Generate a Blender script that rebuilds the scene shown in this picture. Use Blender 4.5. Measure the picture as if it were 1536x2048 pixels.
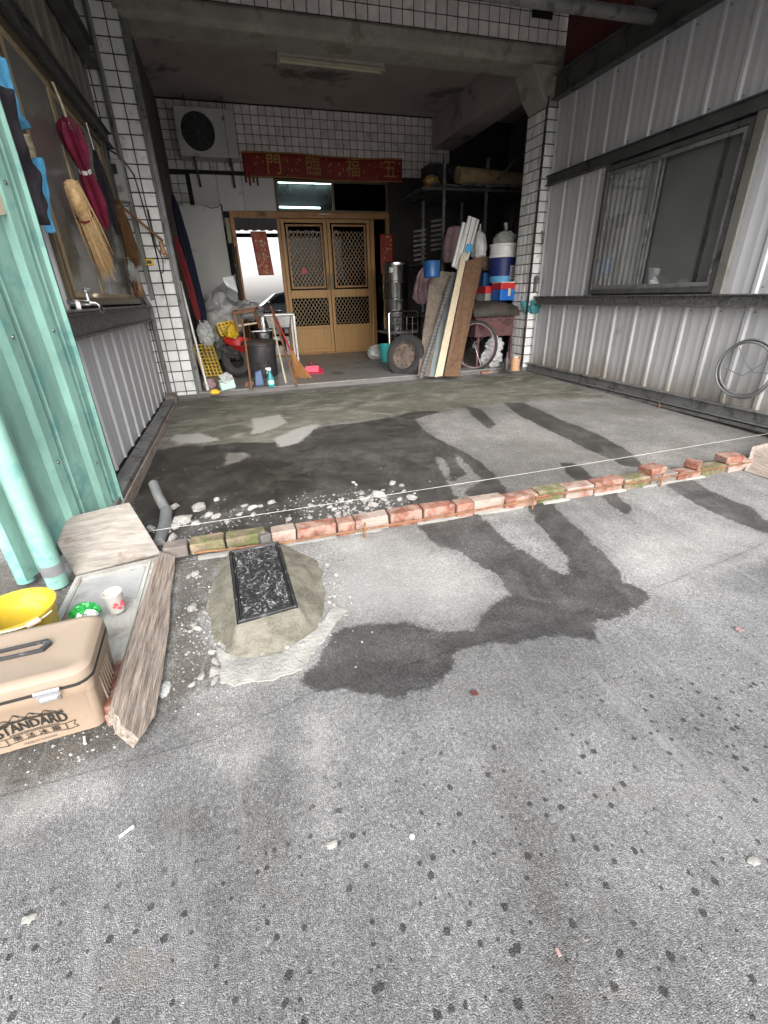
import bpy, math, random
import numpy as np
from mathutils import Vector, Matrix, noise
for o in list(bpy.data.objects): bpy.data.objects.remove(o)
S = bpy.context.scene
C = S.collection
R = math.radians
# ------------------------------------------------------------------ camera, sky, sun, exposure
cam = bpy.data.cameras.new('camera'); co = bpy.data.objects.new('camera', cam); C.objects.link(co); S.camera = co
PITCH, YAW, ROLL = R(25.79), R(16.5), R(-1.855)
fw = Vector((math.sin(YAW)*math.cos(PITCH), math.cos(YAW)*math.cos(PITCH), -math.sin(PITCH)))
rt = Vector((math.cos(YAW), -math.sin(YAW), 0)); up = rt.cross(fw)
rt2 = rt*math.cos(ROLL)+up*math.sin(ROLL); up2 = -rt*math.sin(ROLL)+up*math.cos(ROLL)
mw = Matrix.Identity(4)
for i in range(3): mw[i][0] = rt2[i]; mw[i][1] = up2[i]; mw[i][2] = -fw[i]
mw.translation = (0, 0, 1.08); co.matrix_world = mw
cam.sensor_fit = 'HORIZONTAL'; cam.sensor_width = 36; cam.lens = 36*898.75/1536
cam.clip_start = .05; cam.clip_end = 2000
S.render.resolution_x = 768; S.render.resolution_y = 1024
w = bpy.data.worlds.new('World'); S.world = w; w.use_nodes = True
nt = w.node_tree; bg = nt.nodes['Background']
SUN_EL, SUN_ROT = R(34), R(186)
sk = nt.nodes.new('ShaderNodeTexSky'); sk.sky_type = 'NISHITA'; sk.sun_disc = False
sk.sun_elevation = SUN_EL; sk.sun_rotation = SUN_ROT; sk.dust_density = 4; sk.air_density = 1.2
hs = nt.nodes.new('ShaderNodeHueSaturation'); hs.inputs['Saturation'].default_value = .18
nt.links.new(sk.outputs[0], hs.inputs['Color']); nt.links.new(hs.outputs[0], bg.inputs[0]); bg.inputs[1].default_value = .15
sl = bpy.data.lights.new('sun', 'SUN'); sl.energy = 1.3; sl.angle = R(50); sl.color = (1, .97, .93)
so = bpy.data.objects.new('sun', sl); C.objects.link(so)
sd = Vector((math.sin(SUN_ROT)*math.cos(SUN_EL), math.cos(SUN_ROT)*math.cos(SUN_EL), math.sin(SUN_EL)))
so.rotation_euler = sd.to_track_quat('Z', 'Y').to_euler()
vs = S.view_settings; vs.view_transform = 'Standard'; vs.look = 'None'; vs.exposure = 1.5; vs.gamma = 1
S.cycles.glossy_bounces = 3; S.cycles.transmission_bounces = 4; S.cycles.max_bounces = 7; S.cycles.diffuse_bounces = 4; S.cycles.transparent_max_bounces = 12

# ------------------------------------------------------------------ materials
MAT = {}
def nd(t, k, **kw):
    n = t.nodes.new(k)
    for a, b in kw.items(): setattr(n, a, b)
    return n
def mth(t, op, a, b=None, c=None, clamp=False):
    n = t.nodes.new('ShaderNodeMath'); n.operation = op; n.use_clamp = clamp
    for i, v in enumerate((a, b, c)):
        if v is None: continue
        if isinstance(v, (int, float)): n.inputs[i].default_value = v
        else: t.links.new(v, n.inputs[i])
    return n.outputs[0]
def mixc(t, f, a, b, mode='MIX'):
    n = t.nodes.new('ShaderNodeMix'); n.data_type = 'RGBA'; n.blend_type = mode
    for s, v in ((n.inputs[0], f), (n.inputs[6], a), (n.inputs[7], b)):
        if isinstance(v, (int, float)): s.default_value = v
        elif isinstance(v, tuple): s.default_value = (*v[:3], 1)
        else: t.links.new(v, s)
    return n.outputs[2]
def ramp(t, v, a, b, lo=0., hi=1.):
    n = t.nodes.new('ShaderNodeMapRange'); n.interpolation_type = 'SMOOTHSTEP'
    t.links.new(v, n.inputs[0])
    for i, x in zip((1, 2, 3, 4), (a, b, lo, hi)): n.inputs[i].default_value = x
    return n.outputs[0]
def nz(t, vec, scale, detail=4, rough=.55, dist=0.):
    n = t.nodes.new('ShaderNodeTexNoise'); n.inputs['Scale'].default_value = scale
    n.inputs['Detail'].default_value = detail; n.inputs['Roughness'].default_value = rough; n.inputs['Distortion'].default_value = dist
    if vec is not None: t.links.new(vec, n.inputs['Vector'])
    return n.outputs[0]
def stretch(t, vec, s):
    n = t.nodes.new('ShaderNodeMapping'); n.inputs['Scale'].default_value = s; t.links.new(vec, n.inputs['Vector']); return n.outputs[0]
def newmat(name):
    m = bpy.data.materials.new(name); m.use_nodes = True; t = m.node_tree; b = t.nodes['Principled BSDF']; MAT[name] = m
    return m, t, b
def mat(name, col, rough=.6, metal=0., var=.25, sc=5., bump=.15, bs=60., dirt=None, damt=.5, dsc=3., grain=None, rnd=.12, spec=.5, trans=0., alpha=1., sub=0., coat=0., zd=None):
    """plain procedural surface: mottled base colour, optional dirt/rust patches, grain direction, fine relief"""
    m, t, b = newmat(name)
    tc = nd(t, 'ShaderNodeTexCoord').outputs['Object']
    oi = nd(t, 'ShaderNodeObjectInfo').outputs['Random']
    off = nd(t, 'ShaderNodeVectorMath', operation='ADD'); t.links.new(tc, off.inputs[0])
    cx = nd(t, 'ShaderNodeCombineXYZ'); 
    for i, k in enumerate((7.3, 3.1, 5.7)): t.links.new(mth(t, 'MULTIPLY', oi, k), cx.inputs[i])
    t.links.new(cx.outputs[0], off.inputs[1]); v = off.outputs[0]
    gv = stretch(t, v, grain) if grain else v
    n1 = nz(t, gv, sc, 6, .6)
    f = ramp(t, n1, .25, .75, 1-var, 1+var)
    f = mth(t, 'MULTIPLY', f, mth(t, 'MULTIPLY_ADD', oi, 2*rnd, 1-rnd))
    sclr = nd(t, 'ShaderNodeVectorMath', operation='SCALE'); sclr.inputs[0].default_value = col; t.links.new(f, sclr.inputs['Scale'])
    c = sclr.outputs[0]; ro = None
    if dirt:
        dn = nz(t, v, dsc, 8, .65, .3)
        df = ramp(t, dn, .66-damt*.4, .74-damt*.2, 0, 1)
        c = mixc(t, mth(t, 'MULTIPLY', df, .85), c, dirt)
        ro = mth(t, 'MULTIPLY_ADD', df, .3, rough, True)
    if zd:
        sz = nd(t, 'ShaderNodeSeparateXYZ'); t.links.new(tc, sz.inputs[0])
        zf = mth(t, 'ADD', sz.outputs[2], mth(t, 'MULTIPLY_ADD', nz(t, stretch(t, tc, (1, 1, .3)), 7, 6, .7), .5, -.25))
        c = mixc(t, ramp(t, zf, zd[0], zd[1], .75, 0), c, zd[2])
    t.links.new(c, b.inputs['Base Color'])
    if ro is None:
        ro = mth(t, 'ADD', mth(t, 'MULTIPLY', n1, .2), rough-.1, None, True)
    t.links.new(ro, b.inputs['Roughness'])
    b.inputs['Metallic'].default_value = metal; b.inputs['Specular IOR Level'].default_value = spec
    b.inputs['Transmission Weight'].default_value = trans; b.inputs['Alpha'].default_value = alpha
    b.inputs['Coat Weight'].default_value = coat
    if sub: b.inputs['Subsurface Weight'].default_value = sub; b.inputs['Subsurface Radius'].default_value = (.01, .01, .01)
    if bump:
        bp = nd(t, 'ShaderNodeBump'); bp.inputs['Strength'].default_value = bump; bp.inputs['Distance'].default_value = .01
        t.links.new(nz(t, gv, bs, 3, .6), bp.inputs['Height']); t.links.new(bp.outputs[0], b.inputs['Normal'])
    return m
def glass(name, tint, refl, rough=.03, fr=.35):
    m, t, b = newmat(name); t.nodes.remove(b); out = t.nodes['Material Output']
    tr = nd(t, 'ShaderNodeBsdfTransparent'); tr.inputs[0].default_value = (*tint, 1)
    gl = nd(t, 'ShaderNodeBsdfGlossy'); gl.inputs['Roughness'].default_value = rough; gl.inputs[0].default_value = (.85, .87, .9, 1)
    lw = nd(t, 'ShaderNodeLayerWeight'); lw.inputs[0].default_value = .35
    mx = nd(t, 'ShaderNodeMixShader'); t.links.new(mth(t, 'MULTIPLY_ADD', lw.outputs['Fresnel'], fr, refl, True), mx.inputs[0])
    t.links.new(tr.outputs[0], mx.inputs[1]); t.links.new(gl.outputs[0], mx.inputs[2]); t.links.new(mx.outputs[0], out.inputs[0]); return m
def emit(name, col, s):
    m, t, b = newmat(name); b.inputs['Base Color'].default_value = (*col, 1)
    b.inputs['Emission Color'].default_value = (*col, 1); b.inputs['Emission Strength'].default_value = s; return m

RUST = (.16, .06, .03); GRIME = (.07, .065, .055)
mat('cladding', (.50, .50, .52), .5, .0, .06, 2.5, .05, 30, GRIME, .05, 1.6, (1, 1, .12), .02)
mat('cladding_dirty', (.48, .48, .49), .5, .0, .08, 3, .05, 30, (.30, .25, .19), .18, 1.7, (1, 1, .2), .02, zd=(.06, .42, (.25, .21, .16)))
mat('steel_dark', (.085, .087, .088), .55, .3, .25, 4, .12, 40, (.03, .03, .03), .35, 5, None, .04)
mat('steel_grey', (.20, .20, .20), .5, .3, .2, 5, .1, 40, (.07, .07, .065), .4, 7, None, .05)
mat('steel_speckle', (.14, .14, .14), .5, .4, .5, 30, .2, 90, (.30, .30, .30), .3, 22, None, .03)
mat('teal_paint', (.195, .362, .308), .8, 0, .26, 6, .2, 30, (.11, .27, .25), .40, 5, (1, 1, .35), .02)
mat('tile_white', (.80, .80, .79), .28, 0, .12, 9, .03, 20, (.44, .41, .35), .24, 6, (1, 1, .3), .12)
mat('tile_beige', (.74, .68, .66), .3, 0, .12, 9, .03, 20, (.36, .32, .28), .2, 6, None, .12)
mat('grout', (.035, .033, .032), .9, 0, .3, 12, .2, 80)
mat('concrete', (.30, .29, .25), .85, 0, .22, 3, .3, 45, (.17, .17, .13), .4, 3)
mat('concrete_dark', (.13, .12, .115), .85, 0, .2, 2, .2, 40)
mat('ceiling_paint', (.38, .33, .31), .85, 0, .12, 1.5, .1, 40, (.10, .09, .08), .25, 1.2)
mat('board_white', (.72, .72, .69), .6, 0, .06, 2, .03, 30, (.4, .38, .33), .12, 2)
mat('terrazzo', (.22, .21, .20), .45, 0, .35, 45, .1, 80, (.13, .12, .11), .3, 2)
mat('bronze', (.25, .125, .045), .38, .35, .16, 6, .03, 50, (.2, .11, .05), .25, 4, (1, 1, .1), .04)
mat('bronze_pale', (.30, .17, .058), .4, .3, .14, 30, .05, 60, None, .5, 3, (1, 1, .06), .04)
mat('bronze_dark', (.13, .10, .06), .4, .4, .2, 6, .03, 50)
mat('grille_metal', (.20, .145, .085), .35, .6, .2, 20, 0)
glass('glass_mirror', (.10, .10, .10), .20, .01)
glass('glass_dark', (.16, .15, .145), .004, .02, .1)
glass('glass_clear', (.8, .85, .85), .04, .02)
glass('glass_transom', (.75, .8, .8), .03, .02)
glass('glass_window', (.93, .93, .93), .05, .03)
mat('reflection_stripes', (.62, .62, .61), .9, 0, .15, 3, .1, 40)
mat('reflection_grey', (.40, .40, .39), .9, 0, .12, 2, .1, 40)
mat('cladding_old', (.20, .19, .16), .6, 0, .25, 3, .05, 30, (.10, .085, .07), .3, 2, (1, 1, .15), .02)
mat('pane_grey', (.13, .13, .13), .07, 0, .18, 1.3, .02, 10, None, .5, 3, (1, 1, .2), .03, .6)
mat('bronze_light', (.40, .31, .19), .45, .1, .15, 6, .03, 50, (.25, .18, .1), .25, 4, (1, 1, .1), .04)
mat('pane_brown', (.15, .147, .135), .22, 0, .14, 1.5, .05, 30, (.10, .09, .07), .25, 2, (1, 1, .3), .03)
emit('lamp_glow', (.78, 1., .97), 5.)
mat('lamp_case', (.55, .52, .44), .5, 0, .1, 4, .02, 30, (.3, .26, .2), .2, 5)
mat('red_paper', (.21, .017, .012), .6, 0, .22, 8, .05, 50, (.3, .02, .015), .25, 6)
mat('red_paper_faded', (.62, .15, .10), .7, 0, .3, 9, .05, 50, (.68, .36, .27), .45, 8)
mat('gold', (.42, .25, .07), .45, .3, .25, 20, .05, 60)
mat('cream', (.72, .66, .5), .6, 0, .1, 5, .03)
mat('ac_white', (.50, .50, .46), .5, 0, .08, 3, .02, 40, (.26, .25, .2), .25, 3)
mat('black', (.012, .012, .012), .6, 0, .2, 5, .05)
mat('black_plastic', (.025, .025, .027), .42, 0, .3, 8, .08, 60, (.16, .16, .155), .3, 14)
mat('rubber', (.035, .034, .033), .75, 0, .3, 10, .2, 60, (.10, .095, .09), .3, 6)
mat('brick_red', (.225, .085, .055), .85, 0, .45, 18, .7, 70, (.31, .215, .175), .68, 13, None, .28)
mat('brick_pale', (.22, .09, .062), .88, 0, .4, 14, .7, 70, (.33, .28, .245), .95, 9, None, .15)
mat('brick_moss', (.19, .145, .10), .9, 0, .45, 14, .7, 60, (.085, .105, .03), .62, 13, None, .15)
mat('brick_grey', (.17, .14, .125), .9, 0, .3, 12, .5, 70, (.13, .12, .11), .5, 8, None, .12)
mat('rebar', (.20, .095, .05), .8, .2, .35, 25, .3, 150, (.29, .15, .065), .4, 30)
mat('rubble', (.29, .28, .26), .9, 0, .25, 12, .5, 80, (.36, .35, .335), .5, 8, None, .2)
mat('rubble_dark', (.10, .095, .09), .8, 0, .3, 12, .4, 80)
mat('string', (.55, .55, .52), .8, 0, .05, 20, 0)
mat('pvc', (.17, .175, .18), .45, 0, .18, 8, .06, 50, (.36, .33, .30), .3, 9)
mat('wood_grey', (.265, .238, .212), .85, 0, .28, 16, .5, 60, (.18, .135, .105), .22, 6, (.35, 3, 3), .05)
mat('wood_weathered', (.285, .232, .195), .88, 0, .6, 26, .9, 70, (.31, .275, .245), .45, 6, (4, .22, 4), .06)
mat('plywood_white', (.42, .415, .395), .8, 0, .2, 9, .3, 50, (.235, .20, .16), .36, 5, (2.4, .5, 2), .05)
mat('plywood_brown', (.17, .095, .055), .55, 0, .25, 10, .15, 50, (.10, .055, .035), .3, 4, (3, 3, .4), .06)
mat('wood_board_dull', (.19, .155, .125), .7, 0, .35, 12, .25, 50, (.11, .09, .075), .35, 4, (4, 4, .25), .06)
mat('wood_brown', (.22, .10, .045), .55, 0, .35, 14, .2, 60, None, .5, 3, (4, 4, .4), .1)
mat('wood_pale', (.60, .50, .36), .6, 0, .2, 14, .2, 60, None, .5, 3, (4, 4, .4), .06)
mat('cooler_tan', (.305, .228, .168), .48, 0, .04, 4, .03, 90, (.28, .20, .14), .15, 5, None, .0)
mat('cooler_lid', (.285, .222, .168), .46, 0, .05, 4, .03, 90, (.30, .235, .18), .2, 5, None, .0)
mat('print_black', (.02, .018, .015), .6, 0, .1, 20, 0)
mat('chrome', (.72, .72, .72), .16, 1, .08, 8, .02, 30)
mat('stainless', (.62, .62, .61), .22, 1, .1, 8, .03, 25, (.25, .25, .25), .2, 3)
mat('alu', (.55, .56, .57), .35, .9, .15, 6, .15, 20)
mat('yellow_plastic', (.78, .50, .03), .5, 0, .12, 5, .05, 60, (.66, .47, .12), .3, 6)
mat('yellow_bucket', (.47, .33, .025), .45, 0, .14, 5, .05, 60, (.38, .30, .12), .45, 7)
mat('pink_handle', (.75, .48, .38), .55, 0, .1, 8, .02)
mat('red_plastic', (.55, .03, .03), .4, 0, .15, 5, .03, 50, (.35, .03, .03), .2, 5)
mat('pink_plastic', (.72, .05, .12), .45, 0, .1, 5, .03)
mat('blue_plastic', (.01, .16, .62), .4, 0, .12, 5, .03, 50, None)
mat('navy', (.018, .03, .15), .45, 0, .12, 5, .03)
mat('navy_cloth', (.004, .006, .022), .9, 0, .3, 6, .3, 60)
mat('red_cloth', (.17, .012, .017), .85, 0, .3, 6, .3, 60)
mat('blue_barrel', (.012, .085, .26), .4, 0, .15, 5, .03)
mat('sky_blue', (.13, .42, .72), .6, 0, .15, 6, .15, 50)
mat('teal_plastic', (.03, .34, .34), .35, 0, .12, 5, .02)
mat('teal_cloth', (.07, .27, .30), .85, 0, .3, 8, .4, 50)
mat('strip_grey', (.17, .20, .20), .6, 0, .2, 5, .1)
mat('inlay_grey', (.42, .42, .415), .8, 0, .15, 8, .2, 50, (.27, .25, .22), .35, 7)
mat('blue_grey', (.08, .14, .27), .5, 0, .2, 5, .1)
mat('white_plastic', (.72, .72, .70), .4, 0, .08, 5, .03, 60, (.5, .48, .44), .15, 6)
mat('bag_white', (.50, .50, .50), .42, 0, .2, 7, .35, 30, (.42, .42, .42), .3, 6)
mat('bag_grey', (.36, .36, .35), .38, 0, .3, 7, .4, 30, (.22, .22, .22), .35, 6)
mat('bag_clear', (.62, .64, .62), .3, 0, .2, 8, .3, 30, None, .5, 3, None, .1, .5, 0, .55)
mat('bag_pink', (.32, .21, .23), .5, 0, .3, 7, .35, 30)
mat('green_print', (.02, .30, .06), .3, 0, .3, 10, .3, 60)
mat('green_plastic', (.22, .50, .16), .4, 0, .3, 10, .2, 60)
mat('mint_label', (.50, .80, .64), .5, 0, .1, 5, .02)
mat('pale_blue', (.05, .32, .62), .5, 0, .1, 5, .02)
mat('paper_cup', (.52, .50, .47), .6, 0, .05, 5, .02)
mat('cup_print', (.72, .10, .13), .6, 0, .2, 12, 0)
mat('straw', (.66, .45, .23), .8, 0, .35, 30, .5, 120, (.42, .24, .09), .35, 9, (6, 6, .3), .15)
mat('straw_dark', (.17, .085, .035), .8, 0, .5, 30, .5, 120, (.07, .035, .018), .4, 9, (6, 6, .3), .2)
mat('broom_orange', (.50, .24, .08), .8, 0, .35, 30, .5, 120, None, .5, 3, (6, 6, .3))
mat('umbrella_maroon', (.20, .012, .045), .6, 0, .35, 6, .25, 40, None)
mat('jacket_black', (.022, .019, .026), .85, 0, .4, 8, .4, 70)
mat('jacket_blue', (.11, .43, .74), .75, 0, .15, 8, .25, 70)
mat('khaki', (.45, .40, .29), .8, 0, .1, 8, .2, 70)
mat('pipe_grey', (.19, .19, .185), .55, .1, .25, 6, .1, 40, (.10, .085, .07), .35, 5, (1, 1, .3))
mat('pipe_stain', (.33, .31, .28), .55, 0, .3, 6, .1, 40, (.30, .17, .09), .55, 3, (1, 1, .25))
mat('box_grey', (.36, .36, .34), .5, 0, .1, 5, .03, 40, (.24, .23, .2), .25, 5)
mat('maroon_iron', (.155, .07, .072), .65, .2, .35, 6, .25, 50, (.09, .045, .04), .4, 5)
mat('tarp_dark', (.055, .05, .04), .7, 0, .4, 6, .4, 25, (.10, .055, .04), .4, 4)
mat('charcoal_metal', (.085, .08, .085), .5, .5, .3, 8, .15, 50, (.17, .14, .12), .3, 6)
mat('terracotta', (.52, .30, .17), .7, 0, .15, 6, .1)
mat('roll_tan', (.38, .27, .15), .8, 0, .3, 8, .3, 50)
mat('jersey_red', (.085, .018, .015), .8, 0, .2, 5, .1)
mat('hose_grey', (.15, .155, .155), .5, 0, .15, 12, .05, 60)
mat('rim_dusty', (.17, .13, .105), .7, .2, .3, 9, .2, 50, (.10, .075, .06), .4, 6)
mat('rim_pale', (.34, .25, .25), .5, .3, .2, 9, .1)
mat('leaf_red', (.10, .03, .027), .7, 0, .3, 20, .2)
mat('litter_pink', (.30, .19, .18), .7, 0, .2, 20, .1)
mat('car_paint', (.45, .46, .48), .3, .5, .03, 3, 0, 20, None, .5, 3, None, .02, .5, 0, 1, 0, .8)
mat('foliage', (.05, .09, .03), .6, 0, .4, 10, .2)
mat('cement_pale', (.275, .272, .252), .9, 0, .3, 9, .6, 70, (.21, .205, .185), .4, 6)
mat('mortar_pale', (.27, .265, .245), .9, 0, .12, 10, .5, 60)

# ------------------------------------------------------------------ mesh helpers
ORG = {}
def setp(o, label=None, cat=None, group=None, kind=None):
    for k, v in (('label', label), ('category', cat), ('group', group), ('kind', kind)):
        if v: o[k] = v
    return o
def thing(name, label, cat, loc=(0, 0, 0), group=None):
    o = bpy.data.objects.new(name, None); C.objects.link(o); o.location = loc; o.empty_display_size = .05
    ORG[o] = Vector(loc); return setp(o, label, cat, group)
def frame(d, ref=None):
    d = Vector(d).normalized(); ref = Vector(ref) if ref else (Vector((0, 0, 1)) if abs(d.z) < .95 else Vector((1, 0, 0)))
    a = ref.cross(d).normalized(); return a, d.cross(a)
class MB:
    def __init__(s): s.v = []; s.f = []; s.m = []; s.cm = 0
    def add(s, v, f):
        n = len(s.v); s.v += [tuple(p) for p in v]; s.f += [tuple(i+n for i in q) for q in f]; s.m += [s.cm]*len(f); return s
    def bx(s, x0, x1, y0, y1, z0, z1):
        return s.add([(x0,y0,z0),(x1,y0,z0),(x1,y1,z0),(x0,y1,z0),(x0,y0,z1),(x1,y0,z1),(x1,y1,z1),(x0,y1,z1)],
                     [(0,3,2,1),(4,5,6,7),(0,1,5,4),(1,2,6,5),(2,3,7,6),(3,0,4,7)])
    def slab(s, a, b, c, d, t):
        a, b, c, d = map(Vector, (a, b, c, d)); n = (b-a).cross(d-a).normalized()*t
        return s.add([a, b, c, d, a-n, b-n, c-n, d-n], [(0,1,2,3),(7,6,5,4),(0,4,5,1),(1,5,6,2),(2,6,7,3),(3,7,4,0)])
    def beam(s, p0, p1, w, h, ref=None):
        p0, p1 = Vector(p0), Vector(p1); a, b = frame(p1-p0, ref); a *= w/2; b *= h/2
        v = [p0-a-b, p0+a-b, p0+a+b, p0-a+b, p1-a-b, p1+a-b, p1+a+b, p1-a+b]
        return s.add(v, [(0,3,2,1),(4,5,6,7),(0,1,5,4),(1,2,6,5),(2,3,7,6),(3,0,4,7)])
    def cyl(s, p0, p1, r0, r1=None, n=14, caps=True):
        p0, p1 = Vector(p0), Vector(p1); r1 = r0 if r1 is None else r1; a, b = frame(p1-p0)
        v = []
        for p, r in ((p0, r0), (p1, r1)):
            for i in range(n): t = 2*math.pi*i/n; v.append(p+a*math.cos(t)*r+b*math.sin(t)*r)
        f = [(i, (i+1) % n, n+(i+1) % n, n+i) for i in range(n)]
        if caps: f += [tuple(range(n-1, -1, -1)), tuple(range(n, 2*n))]
        return s.add(v, f)
    def tube(s, pts, r, n=8, closed=False):
        P = [Vector(p) for p in pts]; k = len(P); rr = r if isinstance(r, (list, tuple)) else [r]*k; v = []; a = None
        for i, p in enumerate(P):
            d = (P[(i+1) % k]-P[i-1]) if closed else (P[min(i+1, k-1)]-P[max(i-1, 0)]); d.normalize()
            if a is None: a, b = frame(d)
            else:
                a = (a-d*a.dot(d)); a = a.normalized() if a.length > 1e-6 else frame(d)[0]; b = d.cross(a)
            for j in range(n): t = 2*math.pi*j/n; v.append(p+a*math.cos(t)*rr[i]+b*math.sin(t)*rr[i])
        f = []
        for i in range(k if closed else k-1):
            i2 = (i+1) % k
            for j in range(n): f.append((i*n+j, i*n+(j+1) % n, i2*n+(j+1) % n, i2*n+j))
        if not closed: f += [tuple(range(n-1, -1, -1)), tuple(range((k-1)*n, k*n))]
        return s.add(v, f)
    def lathe(s, prof, c, n=24, ax=(0, 0, 1), cap0=True, cap1=True):
        c = Vector(c); d = Vector(ax).normalized(); a, b = frame(d); v = []
        for r, z in prof:
            for i in range(n): t = 2*math.pi*i/n; v.append(c+d*z+a*math.cos(t)*r+b*math.sin(t)*r)
        k = len(prof); f = [(i*n+j, i*n+(j+1) % n, (i+1)*n+(j+1) % n, (i+1)*n+j) for i in range(k-1) for j in range(n)]
        if cap0: f.append(tuple(range(n-1, -1, -1)))
        if cap1: f.append(tuple(range((k-1)*n, k*n)))
        return s.add(v, f)
    def prism(s, poly, ex):
        n = len(poly); ex = Vector(ex); P = [Vector(p) for p in poly]
        return s.add(P+[p+ex for p in P], [tuple(range(n-1, -1, -1)), tuple(range(n, 2*n))]+[(i, (i+1) % n, n+(i+1) % n, n+i) for i in range(n)])
    def ring(s, outer, inner, ex):
        n = len(outer); ex = Vector(ex); O = [Vector(p) for p in outer]; I = [Vector(p) for p in inner]
        f = []
        for i in range(n):
            j = (i+1) % n
            f += [(i, j, n+j, n+i), (2*n+i, 3*n+i, 3*n+j, 2*n+j), (i, 2*n+i, 2*n+j, j), (n+i, n+j, 3*n+j, 3*n+i)]
        return s.add(O+I+[p+ex for p in O]+[p+ex for p in I], f)
    def grid(s, fn, nu, nv):
        v = [fn(i/nu, j/nv) for j in range(nv+1) for i in range(nu+1)]
        return s.add(v, [(j*(nu+1)+i, j*(nu+1)+i+1, (j+1)*(nu+1)+i+1, (j+1)*(nu+1)+i) for j in range(nv) for i in range(nu)])
    def blob(s, c, r, amp=.25, fr=2., seed=0, nu=36, nv=26, flat=None):
        if nu > 10: nu, nv = max(nu, 36), max(nv, 26)
        c = Vector(c); r = Vector(r if isinstance(r, (tuple, list)) else (r, r, r)); v = []
        for j in range(nv+1):
            th = math.pi*j/nv
            for i in range(nu):
                ph = 2*math.pi*i/nu; d = Vector((math.sin(th)*math.cos(ph), math.sin(th)*math.sin(ph), math.cos(th)))
                sv = Vector((seed*7.1, seed*3.3, seed)); q = 1+amp*(.7*noise.fractal(d*fr+sv, 1, 2, 4)+.9*(.28-abs(noise.noise(d*fr*1.5+sv*2)))+.25*(.25-abs(noise.noise(d*fr*2.6+sv))))
                p = Vector((d.x*r.x*q, d.y*r.y*q, d.z*r.z*q))+c
                if flat is not None and p.z < flat: p.z = flat+.001*random.random()
                v.append(p)
        return s.add(v, [(j*nu+i, (j+1)*nu+i, (j+1)*nu+(i+1) % nu, j*nu+(i+1) % nu) for j in range(nv) for i in range(nu)])
    def build(s, name, m, parent=None, smooth=None, bevel=0., seg=2, local=False, sub=0, solid=0.):
        v = [Vector(p) for p in s.v]
        if parent is not None:
            off = Vector((0, 0, 0)) if local else ORG[parent]; loc = Vector((0, 0, 0))
        else:
            lo = [min(p[i] for p in v) for i in range(3)]; hi = [max(p[i] for p in v) for i in range(3)]
            off = loc = Vector(((lo[0]+hi[0])/2, (lo[1]+hi[1])/2, lo[2]))
            if local: off = loc = Vector((0, 0, 0))
        me = bpy.data.meshes.new(name); me.from_pydata([p-off for p in v], [], s.f); me.validate()
        ms = m if isinstance(m, (list, tuple)) else [m]
        for k in ms: me.materials.append(MAT[k])
        if len(ms) > 1 and len(me.polygons) == len(s.m): me.polygons.foreach_set('material_index', s.m)
        if smooth is not None:
            me.shade_smooth()
            if smooth < 179: me.set_sharp_from_angle(angle=R(smooth))
        me.update()
        o = bpy.data.objects.new(name, me); C.objects.link(o); o.location = loc
        ORG[o] = off if parent is not None else loc
        if parent is not None: o.parent = parent
        if bevel: b = o.modifiers.new('bevel', 'BEVEL'); b.width = bevel; b.segments = seg; b.limit_method = 'ANGLE'; b.angle_limit = R(35)
        if solid: b = o.modifiers.new('solid', 'SOLIDIFY'); b.thickness = solid; b.offset = 0
        if sub: b = o.modifiers.new('sub', 'SUBSURF'); b.levels = sub; b.render_levels = sub
        return o
def copy_tree(o, parent=None):
    c = o.copy(); C.objects.link(c); c.parent = parent; ORG[c] = ORG.get(o, Vector((0, 0, 0)))
    for ch in o.children: copy_tree(ch, c)
    return c
def lerp(a, b, t): return Vector(a)*(1-t)+Vector(b)*t
def text(body, size, name, m, parent, origin, xd, yd, ext=.0006, align='CENTER', local=False, sx=1., warp=None):
    cu = bpy.data.curves.new(name, 'FONT'); cu.body = body; cu.size = size; cu.align_x = align; cu.align_y = 'CENTER'; cu.resolution_u = 3
    t = bpy.data.objects.new('tmp', cu); C.objects.link(t); dg = bpy.context.evaluated_depsgraph_get(); dg.update()
    me0 = t.evaluated_get(dg).to_mesh(); v = [p.co.copy() for p in me0.vertices]; f = [tuple(p.vertices) for p in me0.polygons]
    t.evaluated_get(dg).to_mesh_clear(); bpy.data.objects.remove(t)
    o, xd, yd = Vector(origin), Vector(xd), Vector(yd); b = MB(); P = []
    for p in v:
        x, y = p.x*sx, p.y
        if warp: x, y = warp(x, y)
        P.append(o+xd*x+yd*y)
    b.add(P, f); return b.build(name, m, parent, local=local)
random.seed(4)
def mortar_mat():
    m, t, b = newmat('mortar'); v = nd(t, 'ShaderNodeNewGeometry').outputs['Position']; e = nd(t, 'ShaderNodeAttribute', attribute_name='rim').outputs['Fac']
    n1 = nz(t, v, 9, 8, .7, .5); n2 = nz(t, v, 90, 4, .7)
    c = mixc(t, ramp(t, n1, .35, .65), (.088, .080, .058), (.185, .172, .135)); c = mixc(t, ramp(t, n2, .35, .75, 0, .5), c, (.22, .21, .18))
    f = ramp(t, mth(t, 'ADD', e, mth(t, 'MULTIPLY_ADD', n1, 1.3, -.65)), .80, 1.05)
    c = mixc(t, f, c, mixc(t, ramp(t, n2, .3, .7), (.20, .197, .185), (.34, .335, .32))); t.links.new(c, b.inputs['Base Color']); b.inputs['Roughness'].default_value = .85
    bp = nd(t, 'ShaderNodeBump'); bp.inputs['Strength'].default_value = .7; bp.inputs['Distance'].default_value = .006; t.links.new(mth(t, 'ADD', n2, n1), bp.inputs['Height']); t.links.new(bp.outputs[0], b.inputs['Normal'])
mortar_mat()

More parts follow.
